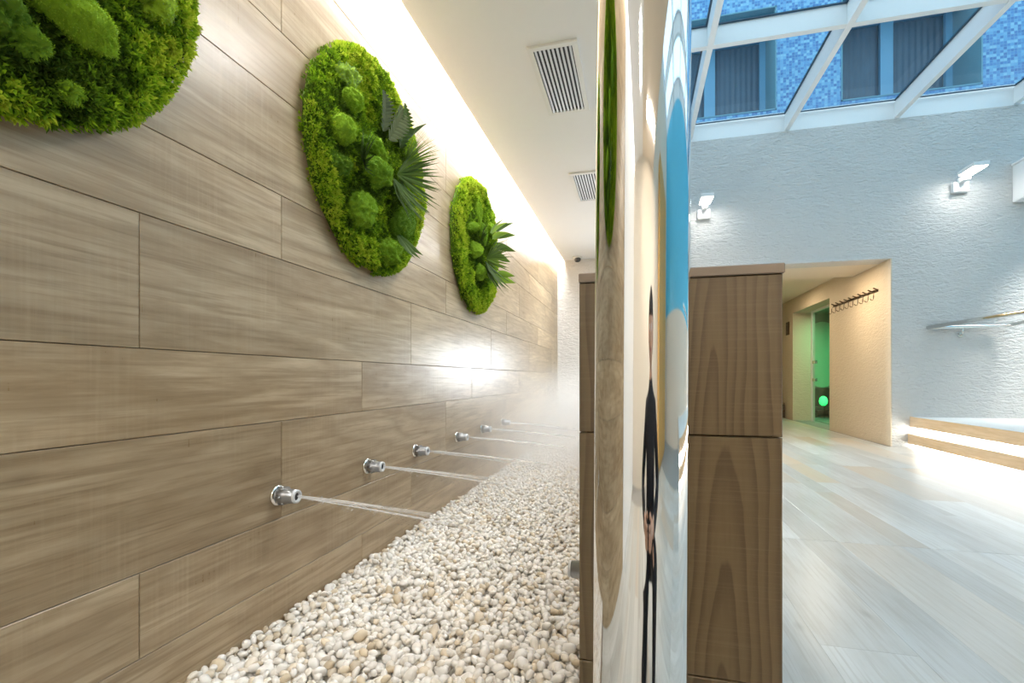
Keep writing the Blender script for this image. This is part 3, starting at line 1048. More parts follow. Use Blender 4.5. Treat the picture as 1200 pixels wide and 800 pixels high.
for (z0, z1) in floors_z:
    for a, b in holes:
        bm = bmesh.new()
        box(bm, a - 0.04, a, FY + 0.25, FD + 0.1, z0 - 0.04, z1 + 0.04)
        box(bm, b, b + 0.04, FY + 0.25, FD + 0.1, z0 - 0.04, z1 + 0.04)
        box(bm, a, b, FY + 0.25, FD + 0.1, z1, z1 + 0.04)
        box(bm, a, b, FY + 0.25, FD + 0.1, z0 - 0.04, z0)
        # lining of the wall thickness
        box(bm, a, a + 0.015, FY - 0.01, FY + 0.25, z0, z1)
        box(bm, b - 0.015, b, FY - 0.01, FY + 0.25, z0, z1)
        box(bm, a, b, FY - 0.01, FY + 0.25, z1 - 0.015, z1)
        box(bm, a, b, FY - 0.01, FY + 0.25, z0, z0 + 0.015)
        wf = obj('window_reveal', bm, M['reveal'], bd, pos=V((a + b) / 2, FD, z0))
        m_ = (a + b) / 2
        bm = bmesh.new()
        f_ = 0.075
        box(bm, a, a + f_, FD - 0.03, FD + 0.03, z0, z1)
        box(bm, b - f_, b, FD - 0.03, FD + 0.03, z0, z1)
        box(bm, m_ - f_, m_ + f_, FD - 0.03, FD + 0.03, z0, z1)
        for c0, c1 in ((a + f_, m_ - f_), (m_ + f_, b - f_)):
            box(bm, c0, c1, FD - 0.03, FD + 0.03, z0, z0 + f_)
            box(bm, c0, c1, FD - 0.03, FD + 0.03, z1 - f_, z1)
        obj('window_frame', bm, M['frame_blue'], wf)
        for c0, c1 in ((a + f_, m_ - f_), (m_ + f_, b - f_)):
            # gathered curtain behind the pane
            bm = bmesh.new()
            n_ = 40
            lo = [bm.verts.new(V(c0 + (c1 - c0) * i / n_, FD + 0.04 + 0.005 * math.sin(i * 1.3), z0 + f_)) for i in range(n_ + 1)]
            hi = [bm.verts.new(V(c0 + (c1 - c0) * i / n_, FD + 0.04 + 0.005 * math.sin(i * 1.3 + 0.3), z1 - f_)) for i in range(n_ + 1)]
            for i in range(n_):
                bm.faces.new((lo[i], lo[i + 1], hi[i + 1], hi[i]))
            obj('curtain', bm, M['curtain'], wf, smooth=True)

# ------------------------------------------------------------------ pebble bed
bed_h = -0.765
bed = obj('floor', B(XL, PX0, 0.81, YB, -0.8135, bed_h - 0.01), plain('pebble_bed_base', (0.62, 0.59, 0.53), 0.9, noise_amt=0.2, nscale=60), label='bed of white pebbles along the foot of the plank wall', kind='structure')


def ico(sub):
    bm_ = bmesh.new()
    bmesh.ops.create_icosphere(bm_, subdivisions=sub, radius=1)
    bm_.verts.ensure_lookup_table()
    v_ = np.array([v.co[:] for v in bm_.verts])
    f_ = np.array([[v.index for v in f.verts] for f in bm_.faces])
    bm_.free()
    return v_, f_


IC2, IF2 = ico(2)
IC1, IF1 = ico(1)


def rand_rot(n):
    q = RNG.normal(size=(n, 4))
    q /= np.linalg.norm(q, axis=1)[:, None]
    a, b, c, d_ = q.T
    return np.stack([1 - 2 * (c * c + d_ * d_), 2 * (b * c - a * d_), 2 * (b * d_ + a * c), 2 * (b * c + a * d_), 1 - 2 * (b * b + d_ * d_), 2 * (c * d_ - a * b), 2 * (b * d_ - a * c), 2 * (c * d_ + a * b), 1 - 2 * (b * b + c * c)], axis=1).reshape(n, 3, 3)


def flat_rot(n, tilt=0.45):
    az = RNG.uniform(0, 2 * math.pi, n)
    t1 = RNG.normal(0, tilt, n)
    t2 = RNG.normal(0, tilt, n)
    R = []
    for a, b, c in zip(az, t1, t2):
        R.append(np.array(Matrix.Rotation(b, 3, 'X') @ Matrix.Rotation(c, 3, 'Y') @ Matrix.Rotation(a, 3, 'Z')))
    return np.array(R)


shapes = []
for i in range(8):
    v = IC2.copy()
    rr = np.array([1 + 0.30 * mnoise.noise(Vector(p) * 1.1 + Vector((i * 7.1, 3, 1))) + 0.10 * mnoise.noise(Vector(p) * 2.6 + Vector((i * 3.1, 9, 4))) for p in v])
    v = v * rr[:, None]
    v *= np.array([1.0, RNG.uniform(0.66, 0.86), RNG.uniform(0.5, 0.68)])
    shapes.append(v)

th = math.radians(14.46)


def depth(x, y): return -math.sin(th) * x + math.cos(th) * y


def inframe(x, y, z):
    d_ = depth(x, y)
    px = 600 + 570 * (math.cos(th) * x + math.sin(th) * y) / d_
    py = 443 - 570 * z / d_
    return -10 < px < 678 and -10 < py < 806


pts = []
sp_ = 0.0225
for layer, dz in ((0, 0.006), (1, 0.020)):
    yy = 0.83
    while yy < YB - 0.01:
        xx = XL + 0.012
        while xx < PX0 - 0.012:
            x = xx + random.uniform(-0.008, 0.008)
            y = yy + random.uniform(-0.008, 0.008)
            x = min(max(x, XL + 0.012), PX0 - 0.012)
            if layer == 0 or random.random() < 0.72:
                pts.append((x, y, bed_h + dz + random.uniform(-0.003, 0.006) + 0.006 * mnoise.noise(Vector((x * 5, y * 5, 0)))))
            xx += sp_
        yy += sp_
pts = np.array(pts)
sizes = np.clip(RNG.lognormal(math.log(0.0138), 0.20, len(pts)), 0.009, 0.021)
top = [i for i in range(len(pts)) if pts[i, 2] > bed_h + 0.013 and inframe(*pts[i])]
top.sort(key=lambda i: depth(pts[i, 0], pts[i, 1]) - 12 * sizes[i])
single = top[:300]
meshes = []
for i, v in enumerate(shapes):
    me = bpy.data.meshes.new('pebble')
    me.from_pydata([tuple(p) for p in v], [], [tuple(f) for f in IF2.tolist()])
    me.polygons.foreach_set('use_smooth', [True] * len(me.polygons))
    me.materials.append(M['pebble_single'])
    meshes.append(me)
sr = flat_rot(len(single))
for n_, i in enumerate(single):
    o = bpy.data.objects.new('pebble', meshes[n_ % 8])
    o.rotation_euler = Matrix(sr[n_].tolist()).to_euler()
    s = float(sizes[i]) * 1.08
    o.scale = (s, s, s)
    COL.objects.link(o)
    o.parent = bed
    o.location = Vector((pts[i, 0], pts[i, 1], pts[i, 2] + H)) - WP[bed.name]
rest = np.ones(len(pts), dtype=bool)
rest[single] = False
near = rest & (pts[:, 1] < 2.2)
far = rest & (pts[:, 1] >= 2.2)
for nm, msk, base, faces in (('pebbles', near, None, IF2), ('pebbles', far, IC1, IF1)):
    idx = np.nonzero(msk)[0]
    R = flat_rot(len(idx))
    P = pts[idx] + np.array([0, 0, H])
    if base is None:
        bs_ = np.stack([shapes[j] for j in RNG.integers(0, 8, len(idx))])
    else:
        bs_ = np.repeat(base[None] * np.array([1.05, 0.8, 0.62]), len(idx), axis=0) * RNG.uniform(0.85, 1.15, (len(idx), 1, 3))
    vv = np.einsum('nij,nkj->nki', R, bs_) * sizes[idx][:, None, None] + P[:, None, :]
    nv = vv.shape[1]
    ff = (faces[None] + (np.arange(len(idx)) * nv)[:, None, None]).reshape(-1, 3)
    tn = np.repeat(RNG.uniform(0, 1, len(idx)), nv)
    raw(nm, vv.reshape(-1, 3), ff, M['pebble'], bed, smooth=True, tint=tn, kind='stuff')

# ------------------------------------------------------------------ water nozzles and jets
jy = [1.277, 1.793, 2.237, 2.818, 3.309, 3.851]
ordn = ['nearest', 'second', 'third', 'fourth', 'fifth', 'farthest']


def nozzle(x, y, z, s, label, grp):
    """s = +1 points to +X"""
    t = empty('water_nozzle', V(x, y, z), label=label, cat='nozzle', group=grp)
    ax = (s, 0, 0)
    obj('flange', lathe([(0.032, 0), (0.032, 0.004), (0.029, 0.008), (0.020, 0.009)], V(x, y, z), ax, 32), M['chrome'], t)
    obj('body', lathe([(0.0235, 0.006), (0.0255, 0.009), (0.0255, 0.036), (0.022, 0.040), (0.0215, 0.064), (0.019, 0.067)], V(x, y, z), ax, 32), M['nozzle'], t)
    bm = bmesh.new()
    for i in range(6):
        a = i * math.pi / 3
        c = V(x + s * 0.024, y, z) + Vector((0, math.cos(a), math.sin(a))) * 0.0255
        cyl(bm, c - Vector((0.010 * s, 0, 0)), c + Vector((0.010 * s, 0, 0)), 0.004, n=8)
    obj('grip_ring', bm, M['nozzle'], t)
    ring = bmesh.new()
    n = 32
    prof = [(0.0205, 0.0665), (0.0205, 0.073), (0.0135, 0.074), (0.0115, 0.068)]
    rr = []
    for r, d_ in prof:
        rr.append([ring.verts.new(V(x + s * d_, y, z) + Vector((0, r * math.cos(2 * math.pi * i / n), r * math.sin(2 * math.pi * i / n)))) for i in range(n)])
    for a, b in zip(rr, rr[1:]):
        for i in range(n):
            ring.faces.new((a[i], a[(i + 1) % n], b[(i + 1) % n], b[i])).smooth = True
    obj('tip_ring', ring, plain('pale_nozzle_ring', (0.72, 0.74, 0.76), 0.3), t, label='pale ring around the outlet')
    obj('outlet', lathe([(0.0115, 0.066), (0.011, 0.0685), (0.005, 0.0688)], V(x, y, z), ax, 20), M['vent_dark'], t)
    return t


def jet(x, y, z, length, label):
    t = empty('water_jet', V(x, y, z), label=label, cat='water jet', group='thin water jets shooting from the wall nozzles')
    rj = random.Random(int(y * 1000))
    for st in range(4):
        a0 = rj.uniform(0, 6.28)
        bm = bmesh.new()
        pts_, rs = [], []
        for i in range(15):
            u = i / 14
            dx = u * length
            drop = 0.026 * dx / 0.5 + 0.012 * (dx / 0.5) ** 2
            spd = 0.003 + 0.009 * u
            pts_.append(V(x + dx, y + spd * math.cos(a0) + 0.002 * math.sin(9 * u + st), z - drop + spd * math.sin(a0)))
            rs.append(0.0013 + 0.0022 * u)
        tube(bm, pts_, rs, 8)
        obj('water_thread', bm, M['water'], t)
    # spray drops along the jet
    n = 1400
    u = RNG.uniform(0.05, 1.0, n)
    ang = RNG.uniform(0, 2 * math.pi, n)
    rad = np.abs(RNG.normal(0, 0.004 + 0.020 * u, n))
    P = np.stack([u * length, rad * np.cos(ang), -0.026 * u * length / 0.5 - 0.012 * (u * length / 0.5) ** 2 + rad * np.sin(ang) - 0.01 * u], axis=1)
    ob, of = np.array([[1, 0, 0], [-1, 0, 0], [0, 1, 0], [0, -1, 0], [0, 0, 1], [0, 0, -1]], dtype=float), np.array([[0, 2, 4], [2, 1, 4], [1, 3, 4], [3, 0, 4], [2, 0, 5], [1, 2, 5], [3, 1, 5], [0, 3, 5]])
    s = RNG.uniform(0.0004, 0.0011, n)
    vv = ob[None] * s[:, None, None] * np.array([3, 1, 1]) + P[:, None, :]
    ff = (of[None] + (np.arange(n) * 6)[:, None, None]).reshape(-1, 3)
    raw('spray', vv.reshape(-1, 3), ff, M['water'], t, pos=V(x, y, z), smooth=True, kind='stuff')


for y, od in zip(jy, ordn):
    nozzle(XL, y, -0.362, 1, f'{od} steel water nozzle in the row low on the plank wall', 'steel nozzles low on the left plank wall')
    jet(XL + 0.074, y, -0.362, 0.60, f'thin white water jet from the {od} nozzle of the plank wall')
nozzle(PX0, 1.25, -0.49, -1, 'steel nozzle on the pebble side of the dark tiled dividing wall', 'steel nozzles on the dividing wall')

# mist volume over the far part of the bed
mo = obj('mist', B(XL + 0.004, PX0 - 0.004, 1.95, YB - 0.01, -0.74, 0.45), M['mist'], pos=V(-0.6, 1.95, -0.74), label='white mist drifting over the far pebbles along the plank wall', cat='mist', kind='stuff')

# ------------------------------------------------------------------ moss discs
def fbm(y, z, s, seed, oct_=3):
    v = Vector((y * s, z * s, seed * 9.7))
    t, a = 0, 1
    for _ in range(oct_):
        t += a * mnoise.noise(v)
        v = v * 2.03
        a *= 0.5
    return t


def blades(P, Nn, T, length, width, droop=0.35):
    """small folded leaves: P base points, Nn directions"""
    n = len(P)
    d_ = Nn / np.linalg.norm(Nn, axis=1)[:, None]
    r = RNG.normal(size=(n, 3))
    s_ = np.cross(d_, r)
    s_ /= np.linalg.norm(s_, axis=1)[:, None]
    L = length[:, None]
    W = width[:, None]
    b = P
    u = np.cross(s_, d_)
    m1 = P + d_ * L * 0.45 + s_ * W
    m2 = P + d_ * L * 0.45 - s_ * W
    tip = P + d_ * L * 0.85 + u * L * droop
    vv = np.stack([b, m1, tip, m2], axis=1).reshape(-1, 3)
    i = np.arange(n) * 4
    ff = np.concatenate([np.stack([i, i + 1, i + 2], axis=1), np.stack([i, i + 2, i + 3], axis=1)])
    return vv, ff, np.repeat(T, 4)


def moss_disc(cy, cz, R, seed, label, mounds, n=75000, rings=()):
    root = empty('moss_picture', V(XL, cy, cz), label=label, cat='moss picture', group='round moss pictures on the plank wall')
    obj('backing', lathe([(R * 0.97, 0.0), (R * 0.975, 0.012), (R * 0.96, 0.018)], V(XL, cy, cz), (1, 0, 0), 72), M['cork'], root)

    def height(y, z):
        rr = math.hypot(y - cy, z - cz) / R
        edge = max(0.0, 1 - rr ** 22) ** 0.5
        h = 0.046 + 0.020 * fbm(y, z, 7, seed) + 0.010 * fbm(y, z, 26, seed + 3)
        for my, mz, mr, mh in mounds:
            d2 = ((y - my) ** 2 + (z - mz) ** 2) / (mr * mr)
            if d2 < 4: h += mh * math.exp(-d2)
        return 0.010 + edge * h
    # undersurface
    nr, na = 46, 150
    vs_, ts_ = [], []
    for i in range(nr + 1):
        r = R * 0.985 * (i / nr)
        for j in range(na):
            a = 2 * math.pi * j / na
            rj = r * (1 + 0.018 * fbm(math.cos(a) * 1.0, math.sin(a) * 1.0, 5, seed + 8) * (i / nr))
            y, z = cy + rj * math.cos(a), cz + rj * math.sin(a)
            vs_.append((height(y, z) - 0.004 if i < nr else 0.004, y - cy, z - cz))
            ts_.append(0.12)
    fs_ = []
    for i in range(nr):
        for j in range(na):
            a, b = i * na + j, i * na + (j + 1) % na
            fs_.append((a, b, b + na, a + na))
    v0, t0 = np.array(vs_), np.array(ts_)
    q = np.array(fs_)
    f0 = np.concatenate([q[:, [0, 1, 2]], q[:, [0, 2, 3]]])
    # tufts
    rad = R * np.sqrt(RNG.uniform(0, 1.0, n)) * 1.0
    ang = RNG.uniform(0, 2 * math.pi, n)
    P = np.zeros((n, 3))
    Nn = np.zeros((n, 3))
    T = np.zeros(n)
    e = 0.006
    for i in range(n):
        r = rad[i] * (1 + 0.02 * fbm(math.cos(ang[i]), math.sin(ang[i]), 5, seed + 8))
        dy, dz = r * math.cos(ang[i]), r * math.sin(ang[i])
        y, z = cy + dy, cz + dz
        h = height(y, z)
        # clumping: little heads of moss
        cl = fbm(y, z, 60, seed + 1, 2)
        P[i] = (h - 0.004 + 0.013 * cl, dy, dz)
        hy = (height(y + e, z) - h) / e
        hz = (height(y, z + e) - h) / e
        nn = Vector((1, -hy, -hz)).normalized()
        Nn[i] = nn
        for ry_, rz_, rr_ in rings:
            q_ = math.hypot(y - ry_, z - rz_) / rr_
            if q_ < 2.2: T[i] -= 0.42 * math.exp(-((q_ - 1.1) / 0.45) ** 2)  # crevice shade around the cushions, painted into the moss tint
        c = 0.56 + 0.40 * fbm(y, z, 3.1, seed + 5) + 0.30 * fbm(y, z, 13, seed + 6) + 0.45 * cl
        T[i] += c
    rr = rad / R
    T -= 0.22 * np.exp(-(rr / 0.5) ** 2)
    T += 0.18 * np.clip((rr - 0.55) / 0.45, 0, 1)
    T += RNG.normal(0, 0.14, n)
    Nn += RNG.normal(0, 0.55, (n, 3))
    Nn[:, 0] = np.maximum(Nn[:, 0], 0.1)
    edge = rr > 0.95
    Nn[edge, 1] += np.cos(ang[edge]) * 0.6
    Nn[edge, 2] += np.sin(ang[edge]) * 0.6
    L = RNG.uniform(0.009, 0.021, n)
    W = RNG.uniform(0.0018, 0.0042, n)
    v1, f1, t1 = blades(P, Nn, np.clip(T, 0.0, 1), L, W)
    # depth shading painted into the tint: blade roots darker, tips lighter
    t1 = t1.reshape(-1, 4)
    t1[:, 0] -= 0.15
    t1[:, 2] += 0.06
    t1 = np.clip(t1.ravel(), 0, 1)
    vv = np.concatenate([v0, v1])
    ff = np.concatenate([f0, f1 + len(v0)])
    raw('moss', vv, ff, M['moss'], root, pos=V(XL, cy, cz), tint=np.concatenate([t0, t1]), kind='stuff', smooth=False)
    return root, height


SPH, SPF = ico(5)


def cushion(root, height, y, z, ry, rz, hx, tone, rot=0.0, label=None, lump=0.15, fuzz=1.0, sink=0.12):
    ry, rz = ry * 0.88, rz * 0.88
    c = V(XL + height(y, z) - hx * sink, y, z)
    v = SPH.copy()
    sd = y * 31 + z * 17
    rr = np.array([1 + lump * mnoise.noise(Vector(p) * 1.6 + Vector((sd, 0, 0))) + lump * 0.7 * mnoise.noise(Vector(p) * 4.5 + Vector((sd, 5, 0))) for p in v])
    v = v * rr[:, None]
    nrm_ = v / np.array([hx, ry, rz]) / np.linalg.norm(v / np.array([hx, ry, rz]), axis=1)[:, None]
    v = v * np.array([hx, ry, rz])
    ca, sa = math.cos(rot), math.sin(rot)
    Rm = np.array([[1, 0, 0], [0, ca, -sa], [0, sa, ca]])
    v = v @ Rm.T
    nrm_ = nrm_ @ Rm.T
    t0 = np.full(len(v), max(0.05, tone - 0.12))
    n = int(5200 * fuzz * (ry * rz) / (0.05 * 0.05) ** 1)
    n = min(max(n, 1500), 14000)
    idx = RNG.integers(0, len(v), n)
    P = v[idx] + RNG.normal(0, 0.0012, (n, 3))
    Nn = nrm_[idx] + RNG.normal(0, 0.40, (n, 3))
    T = np.clip(tone + RNG.normal(0, 0.07, n) + 0.18 * rr[idx] - 0.18, 0, 1)
    v1, f1, t1 = blades(P, Nn, T, RNG.uniform(0.003, 0.007, n), RNG.uniform(0.0006, 0.0013, n), 0.2)
    o = raw('moss_cushion', np.concatenate([v, v1]), np.concatenate([SPF, f1 + len(v)]), M['cushion'], root, pos=c, tint=np.concatenate([t0, t1]), smooth=True)
    if label: o['label'] = label
    return o


def leaflet(verts, faces, tints, base, direc, side, L, Wd, tone, curl, seg=5):
    base, direc = Vector(base), Vector(direc).normalized()
    side = Vector(side)
    side = (side - direc * side.dot(direc)).normalized()
    up = side.cross(direc)
    s0 = len(verts)
    for i in range(seg + 1):
        u = i / seg
        wd = Wd * (math.sin(math.pi * (0.12 + 0.88 * u) ** 0.8) + 0.02) if u < 1 else 0.0004
        c = base + direc * (L * u) + up * (curl * L * u * u)
        verts += [c - side * wd + up * (wd * 0.35), c, c + side * wd + up * (wd * 0.35)]
        tints += [tone, tone - 0.12, tone + 0.04]
    for i in range(seg):
        a = s0 + i * 3
        faces += [(a, a + 1, a + 4, a + 3), (a + 1, a + 2, a + 5, a + 4)]


def fan(root, x, y, z, a0, a1, n, L, Wd, tone, out=0.45, mat='leaf', label=None, jitter=0.12):
    """palm fan: leaflets radiating in the wall plane from angle a0 to a1 (degrees; 0 = +Y, 90 = up)"""
    vs_, fs_, ts_ = [], [], []
    for i in range(n):
        a = math.radians(a0 + (a1 - a0) * (i + 0.5) / n) + random.gauss(0, 0.03)
        o_ = out + random.gauss(0, jitter)
        d_ = Vector((o_, math.cos(a), math.sin(a)))
        leaflet(vs_, fs_, ts_, (0, 0, 0), d_, (0.3, -math.sin(a), math.cos(a)), L * random.uniform(0.82, 1.05), Wd, tone + random.uniform(-0.12, 0.12), -0.18 + random.uniform(-0.1, 0.05))
    pos = V(x, y, z)
    o = raw('palm_leaf', np.array([tuple(v) for v in vs_]), np.array(fs_), M[mat], root, pos=pos, smooth=True, tint=np.clip(ts_, 0, 1))
    if label: o['label'] = label
    return o


def fern(root, x, y, z, ang, L, tone, out=0.4, mat='leaf', pairs=11, wl=0.05, label=None, wd=0.006):
    vs_, fs_, ts_ = [], [], []
    a = math.radians(ang)
    d_ = Vector((out, math.cos(a), math.sin(a))).normalized()
    sd = Vector((0, -math.sin(a), math.cos(a)))
    upv = sd.cross(d_)
    prev = Vector((0, 0, 0))
    for i in range(1, pairs + 1):
        u = i / pairs
        p = d_ * (L * u) + Vector((-1, 0, 0)) * (0.25 * L * u * u)
        leaflet(vs_, fs_, ts_, prev, p - prev, sd, (p - prev).length, 0.0014, tone - 0.1, 0, 1)
        prev = p
        ll = wl * math.sin(math.pi * (0.15 + 0.8 * u)) + 0.008
        for s in (1, -1):
            leaflet(vs_, fs_, ts_, p, d_ * 0.6 + sd * s + Vector((0.25, 0, 0)), d_, ll, wd, tone + random.uniform(-0.1, 0.1), -0.15, 4)
    o = raw('fern_leaf', np.array([tuple(v) for v in vs_]), np.array(fs_), M[mat], root, pos=V(x, y, z), smooth=True, tint=np.clip(ts_, 0, 1))
    if label: o['label'] = label
    return o


def broad(root, x, y, z, ang, L, Wd, tone, out=0.5, label=None):
    vs_, fs_, ts_ = [], [], []
    a = math.radians(ang)
    leaflet(vs_, fs_, ts_, (0, 0, 0), (out, math.cos(a), math.sin(a)), (0.4, -math.sin(a), math.cos(a)), L, Wd, tone, -0.2, 9)
    o = raw('broad_leaf', np.array([tuple(v) for v in vs_]), np.array(fs_), M['leaf'], root, pos=V(x, y, z), smooth=True, tint=np.clip(ts_, 0, 1))
    if label: o['label'] = label
    return o


# nearest disc (cropped by the frame)
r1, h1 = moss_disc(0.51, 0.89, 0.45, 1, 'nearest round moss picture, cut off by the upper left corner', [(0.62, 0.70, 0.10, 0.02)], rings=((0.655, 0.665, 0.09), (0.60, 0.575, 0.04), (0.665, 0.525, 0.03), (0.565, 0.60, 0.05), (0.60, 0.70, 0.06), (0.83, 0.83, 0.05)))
cushion(r1, h1, 0.655, 0.675, 0.105, 0.050, 0.070, 0.74, rot=-0.30, label='long bright moss mound')
cushion(r1, h1, 0.60, 0.575, 0.032, 0.030, 0.045, 0.50, fuzz=0.8, lump=0.35)
cushion(r1, h1, 0.665, 0.525, 0.024, 0.022, 0.035, 0.56, fuzz=0.8, lump=0.35)
cushion(r1, h1, 0.565, 0.60, 0.04, 0.035, 0.05, 0.30, fuzz=0.8, lump=0.4)
cushion(r1, h1, 0.52, 0.72, 0.05, 0.045, 0.055, 0.34, fuzz=0.8, lump=0.35)
cushion(r1, h1, 0.83, 0.83, 0.05, 0.05, 0.045, 0.85, lump=0.4, label='pale fluffy lichen tuft')
cushion(r1, h1, 0.52, 0.85, 0.09, 0.08, 0.07, 0.6)
cushion(r1, h1, 0.37, 0.98, 0.10, 0.09, 0.07, 0.45)
fan(r1, XL + 0.098, 0.50, 0.66, 150, 290, 16, 0.15, 0.006, 0.15)

# middle disc
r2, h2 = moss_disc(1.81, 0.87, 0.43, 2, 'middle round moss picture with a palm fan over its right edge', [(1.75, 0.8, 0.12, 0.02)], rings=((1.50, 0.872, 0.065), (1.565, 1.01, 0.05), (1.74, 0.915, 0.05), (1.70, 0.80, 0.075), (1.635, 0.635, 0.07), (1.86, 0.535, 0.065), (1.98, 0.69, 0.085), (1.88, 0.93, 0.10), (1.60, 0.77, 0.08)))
cushion(r2, h2, 1.50, 0.872, 0.052, 0.058, 0.075, 0.66, rot=0.5, label='bright domed moss cushion')
cushion(r2, h2, 1.565, 1.01, 0.055, 0.045, 0.07, 0.64, rot=-0.3)
cushion(r2, h2, 1.56, 1.085, 0.06, 0.055, 0.05, 1.0, lump=0.45, label='pale fluffy lichen tuft')
cushion(r2, h2, 1.66, 0.90, 0.04, 0.035, 0.05, 0.40, lump=0.3)
cushion(r2, h2, 1.74, 0.915, 0.09, 0.040, 0.055, 0.60, rot=-0.35, lump=0.3)
cushion(r2, h2, 1.70, 0.80, 0.075, 0.065, 0.080, 0.50, lump=0.25, fuzz=1.4, label='dense olive moss cushion')
cushion(r2, h2, 1.635, 0.635, 0.075, 0.072, 0.065, 0.55, lump=0.3)
cushion(r2, h2, 1.86, 0.535, 0.085, 0.065, 0.060, 0.58, lump=0.25)
cushion(r2, h2, 1.98, 0.69, 0.12, 0.085, 0.055, 0.34, rot=0.5, lump=0.12, label='smooth dark moss mound')
cushion(r2, h2, 1.50, 0.75, 0.055, 0.04, 0.04, 0.26, lump=0.35)
fan(r2, XL + 0.103, 1.86, 0.855, -35, 62, 30, 0.215, 0.0055, 0.36, out=0.35, label='large palm fan reaching past the right edge')
fan(r2, XL + 0.098, 1.84, 0.83, -110, -25, 24, 0.20, 0.0060, 0.22, out=0.35)
fan(r2, XL + 0.098, 1.62, 0.80, 140, 235, 18, 0.15, 0.0055, 0.18, out=0.35)
fan(r2, XL + 0.108, 1.92, 0.92, 30, 120, 34, 0.17, 0.0030, 0.66, out=0.5, mat='leaf')
fern(r2, XL + 0.088, 1.80, 0.97, 65, 0.20, 0.5, mat='leaf_grey', wl=0.055, wd=0.009, label='grey fern leaf')
fern(r2, XL + 0.088, 1.76, 0.98, 100, 0.16, 0.3, mat='leaf_grey', wl=0.045, wd=0.008)
fern(r2, XL + 0.088, 1.90, 0.98, 88, 0.20, 0.2, mat='leaf', wl=0.045, wd=0.010)
broad(r2, XL + 0.088, 1.92, 1.0, 70, 0.16, 0.022, 0.1)
broad(r2, XL + 0.088, 1.84, 1.02, 110, 0.13, 0.018, 0.15)
for a_ in (-60, -85, -40):
    broad(r2, XL + 0.078, 1.92, 0.62, a_, 0.13, 0.016, 0.35)

# farthest disc
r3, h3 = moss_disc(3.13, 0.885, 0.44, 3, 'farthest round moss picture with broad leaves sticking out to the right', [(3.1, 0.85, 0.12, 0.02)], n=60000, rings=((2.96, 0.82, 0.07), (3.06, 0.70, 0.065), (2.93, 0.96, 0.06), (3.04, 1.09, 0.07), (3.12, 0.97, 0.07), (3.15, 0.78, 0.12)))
cushion(r3, h3, 2.96, 0.82, 0.065, 0.062, 0.075, 0.62, label='bright domed moss cushion')
cushion(r3, h3, 3.06, 0.70, 0.062, 0.062, 0.065, 0.58)
cushion(r3, h3, 2.93, 0.96, 0.10, 0.035, 0.05, 0.55, rot=0.3)
cushion(r3, h3, 3.04, 1.09, 0.045, 0.10, 0.05, 0.62, rot=0.3)
cushion(r3, h3, 3.12, 0.97, 0.05, 0.09, 0.045, 0.50, rot=0.2)
cushion(r3, h3, 3.30, 1.06, 0.075, 0.05, 0.05, 0.7)
fan(r3, XL + 0.098, 3.12, 0.80, -20, 100, 30, 0.20, 0.007, 0.55, out=0.45)
fan(r3, XL + 0.098, 3.10, 0.78, -130, -30, 24, 0.25, 0.007, 0.25, out=0.35)
fan(r3, XL + 0.098, 3.02, 0.90, 120, 200, 14, 0.14, 0.006, 0.3, out=0.35)
for a_, zz, yy, t_, l_ in ((60, 1.00, 3.24, 1.0, 0.15), (35, 0.98, 3.26, 0.9, 0.14), (20, 1.02, 3.36, 0.5, 0.17), (-5, 0.96, 3.36, 0.35, 0.17), (48, 1.05, 3.36, 0.4, 0.16), (-25, 0.90, 3.38, 0.4, 0.12), (5, 0.76, 3.40, 0.75, 0.15), (80, 1.0, 3.22, 0.7, 0.13)):
    broad(r3, XL + 0.098, yy, zz, a_, l_, 0.026, t_, out=0.55)
broad(r3, XL + 0.088, 3.42, 0.74, -8, 0.16, 0.026, 0.85, out=0.6, label='lone olive leaf sticking out low on the right')

# ------------------------------------------------------------------ photographer crouching behind the viewer (mirrored in the column)
def skinned(name, chains, mats, parent, pos, sub=2):
    """chains: list of lists of (point, radius); first point of later chains must repeat an earlier one to branch"""
    me = bpy.data.meshes.new(name)
    verts, edges, rad, idx = [], [], [], {}
    for ch in chains:
        prev = None
        for p, r in ch:
            key = tuple(round(c, 4) for c in p)
            if key not in idx:
                idx[key] = len(verts)
                verts.append(key)
                rad.append(r)
            if prev is not None and prev != idx[key]:
                edges.append((prev, idx[key]))
            prev = idx[key]
    me.from_pydata(verts, edges, [])
    o = bpy.data.objects.new(name, me)
    COL.objects.link(o)
    md = o.modifiers.new('skin', 'SKIN')
    md.use_smooth_shade = True
    for i, r in enumerate(rad):
        me.skin_vertices[0].data[i].radius = (r, r)
        me.skin_vertices[0].data[i].use_root = (i == 0)
    sm = o.modifiers.new('sub', 'SUBSURF')
    sm.levels = sub
    sm.render_levels = sub
    dg = bpy.context.evaluated_depsgraph_get()
    ev = bpy.data.meshes.new_from_object(o.evaluated_get(dg))
    bpy.data.objects.remove(o)
    ev.name = name
    ev.materials.clear()
    for m_ in mats: ev.materials.append(m_)
    ev.polygons.foreach_set('use_smooth', [True] * len(ev.polygons))
    o2 = bpy.data.objects.new(name, ev)
    link(o2, parent, pos)
    return o2


skin = plain('skin', (0.62, 0.38, 0.27), 0.5)
cloth = plain('black_cotton', (0.012, 0.012, 0.016), 0.85)
PB = V(0.36, -0.26, -0.814)
per = empty('person', PB, label='person in black clothes crouching behind the viewer, seen only mirrored in the chrome column', cat='person')
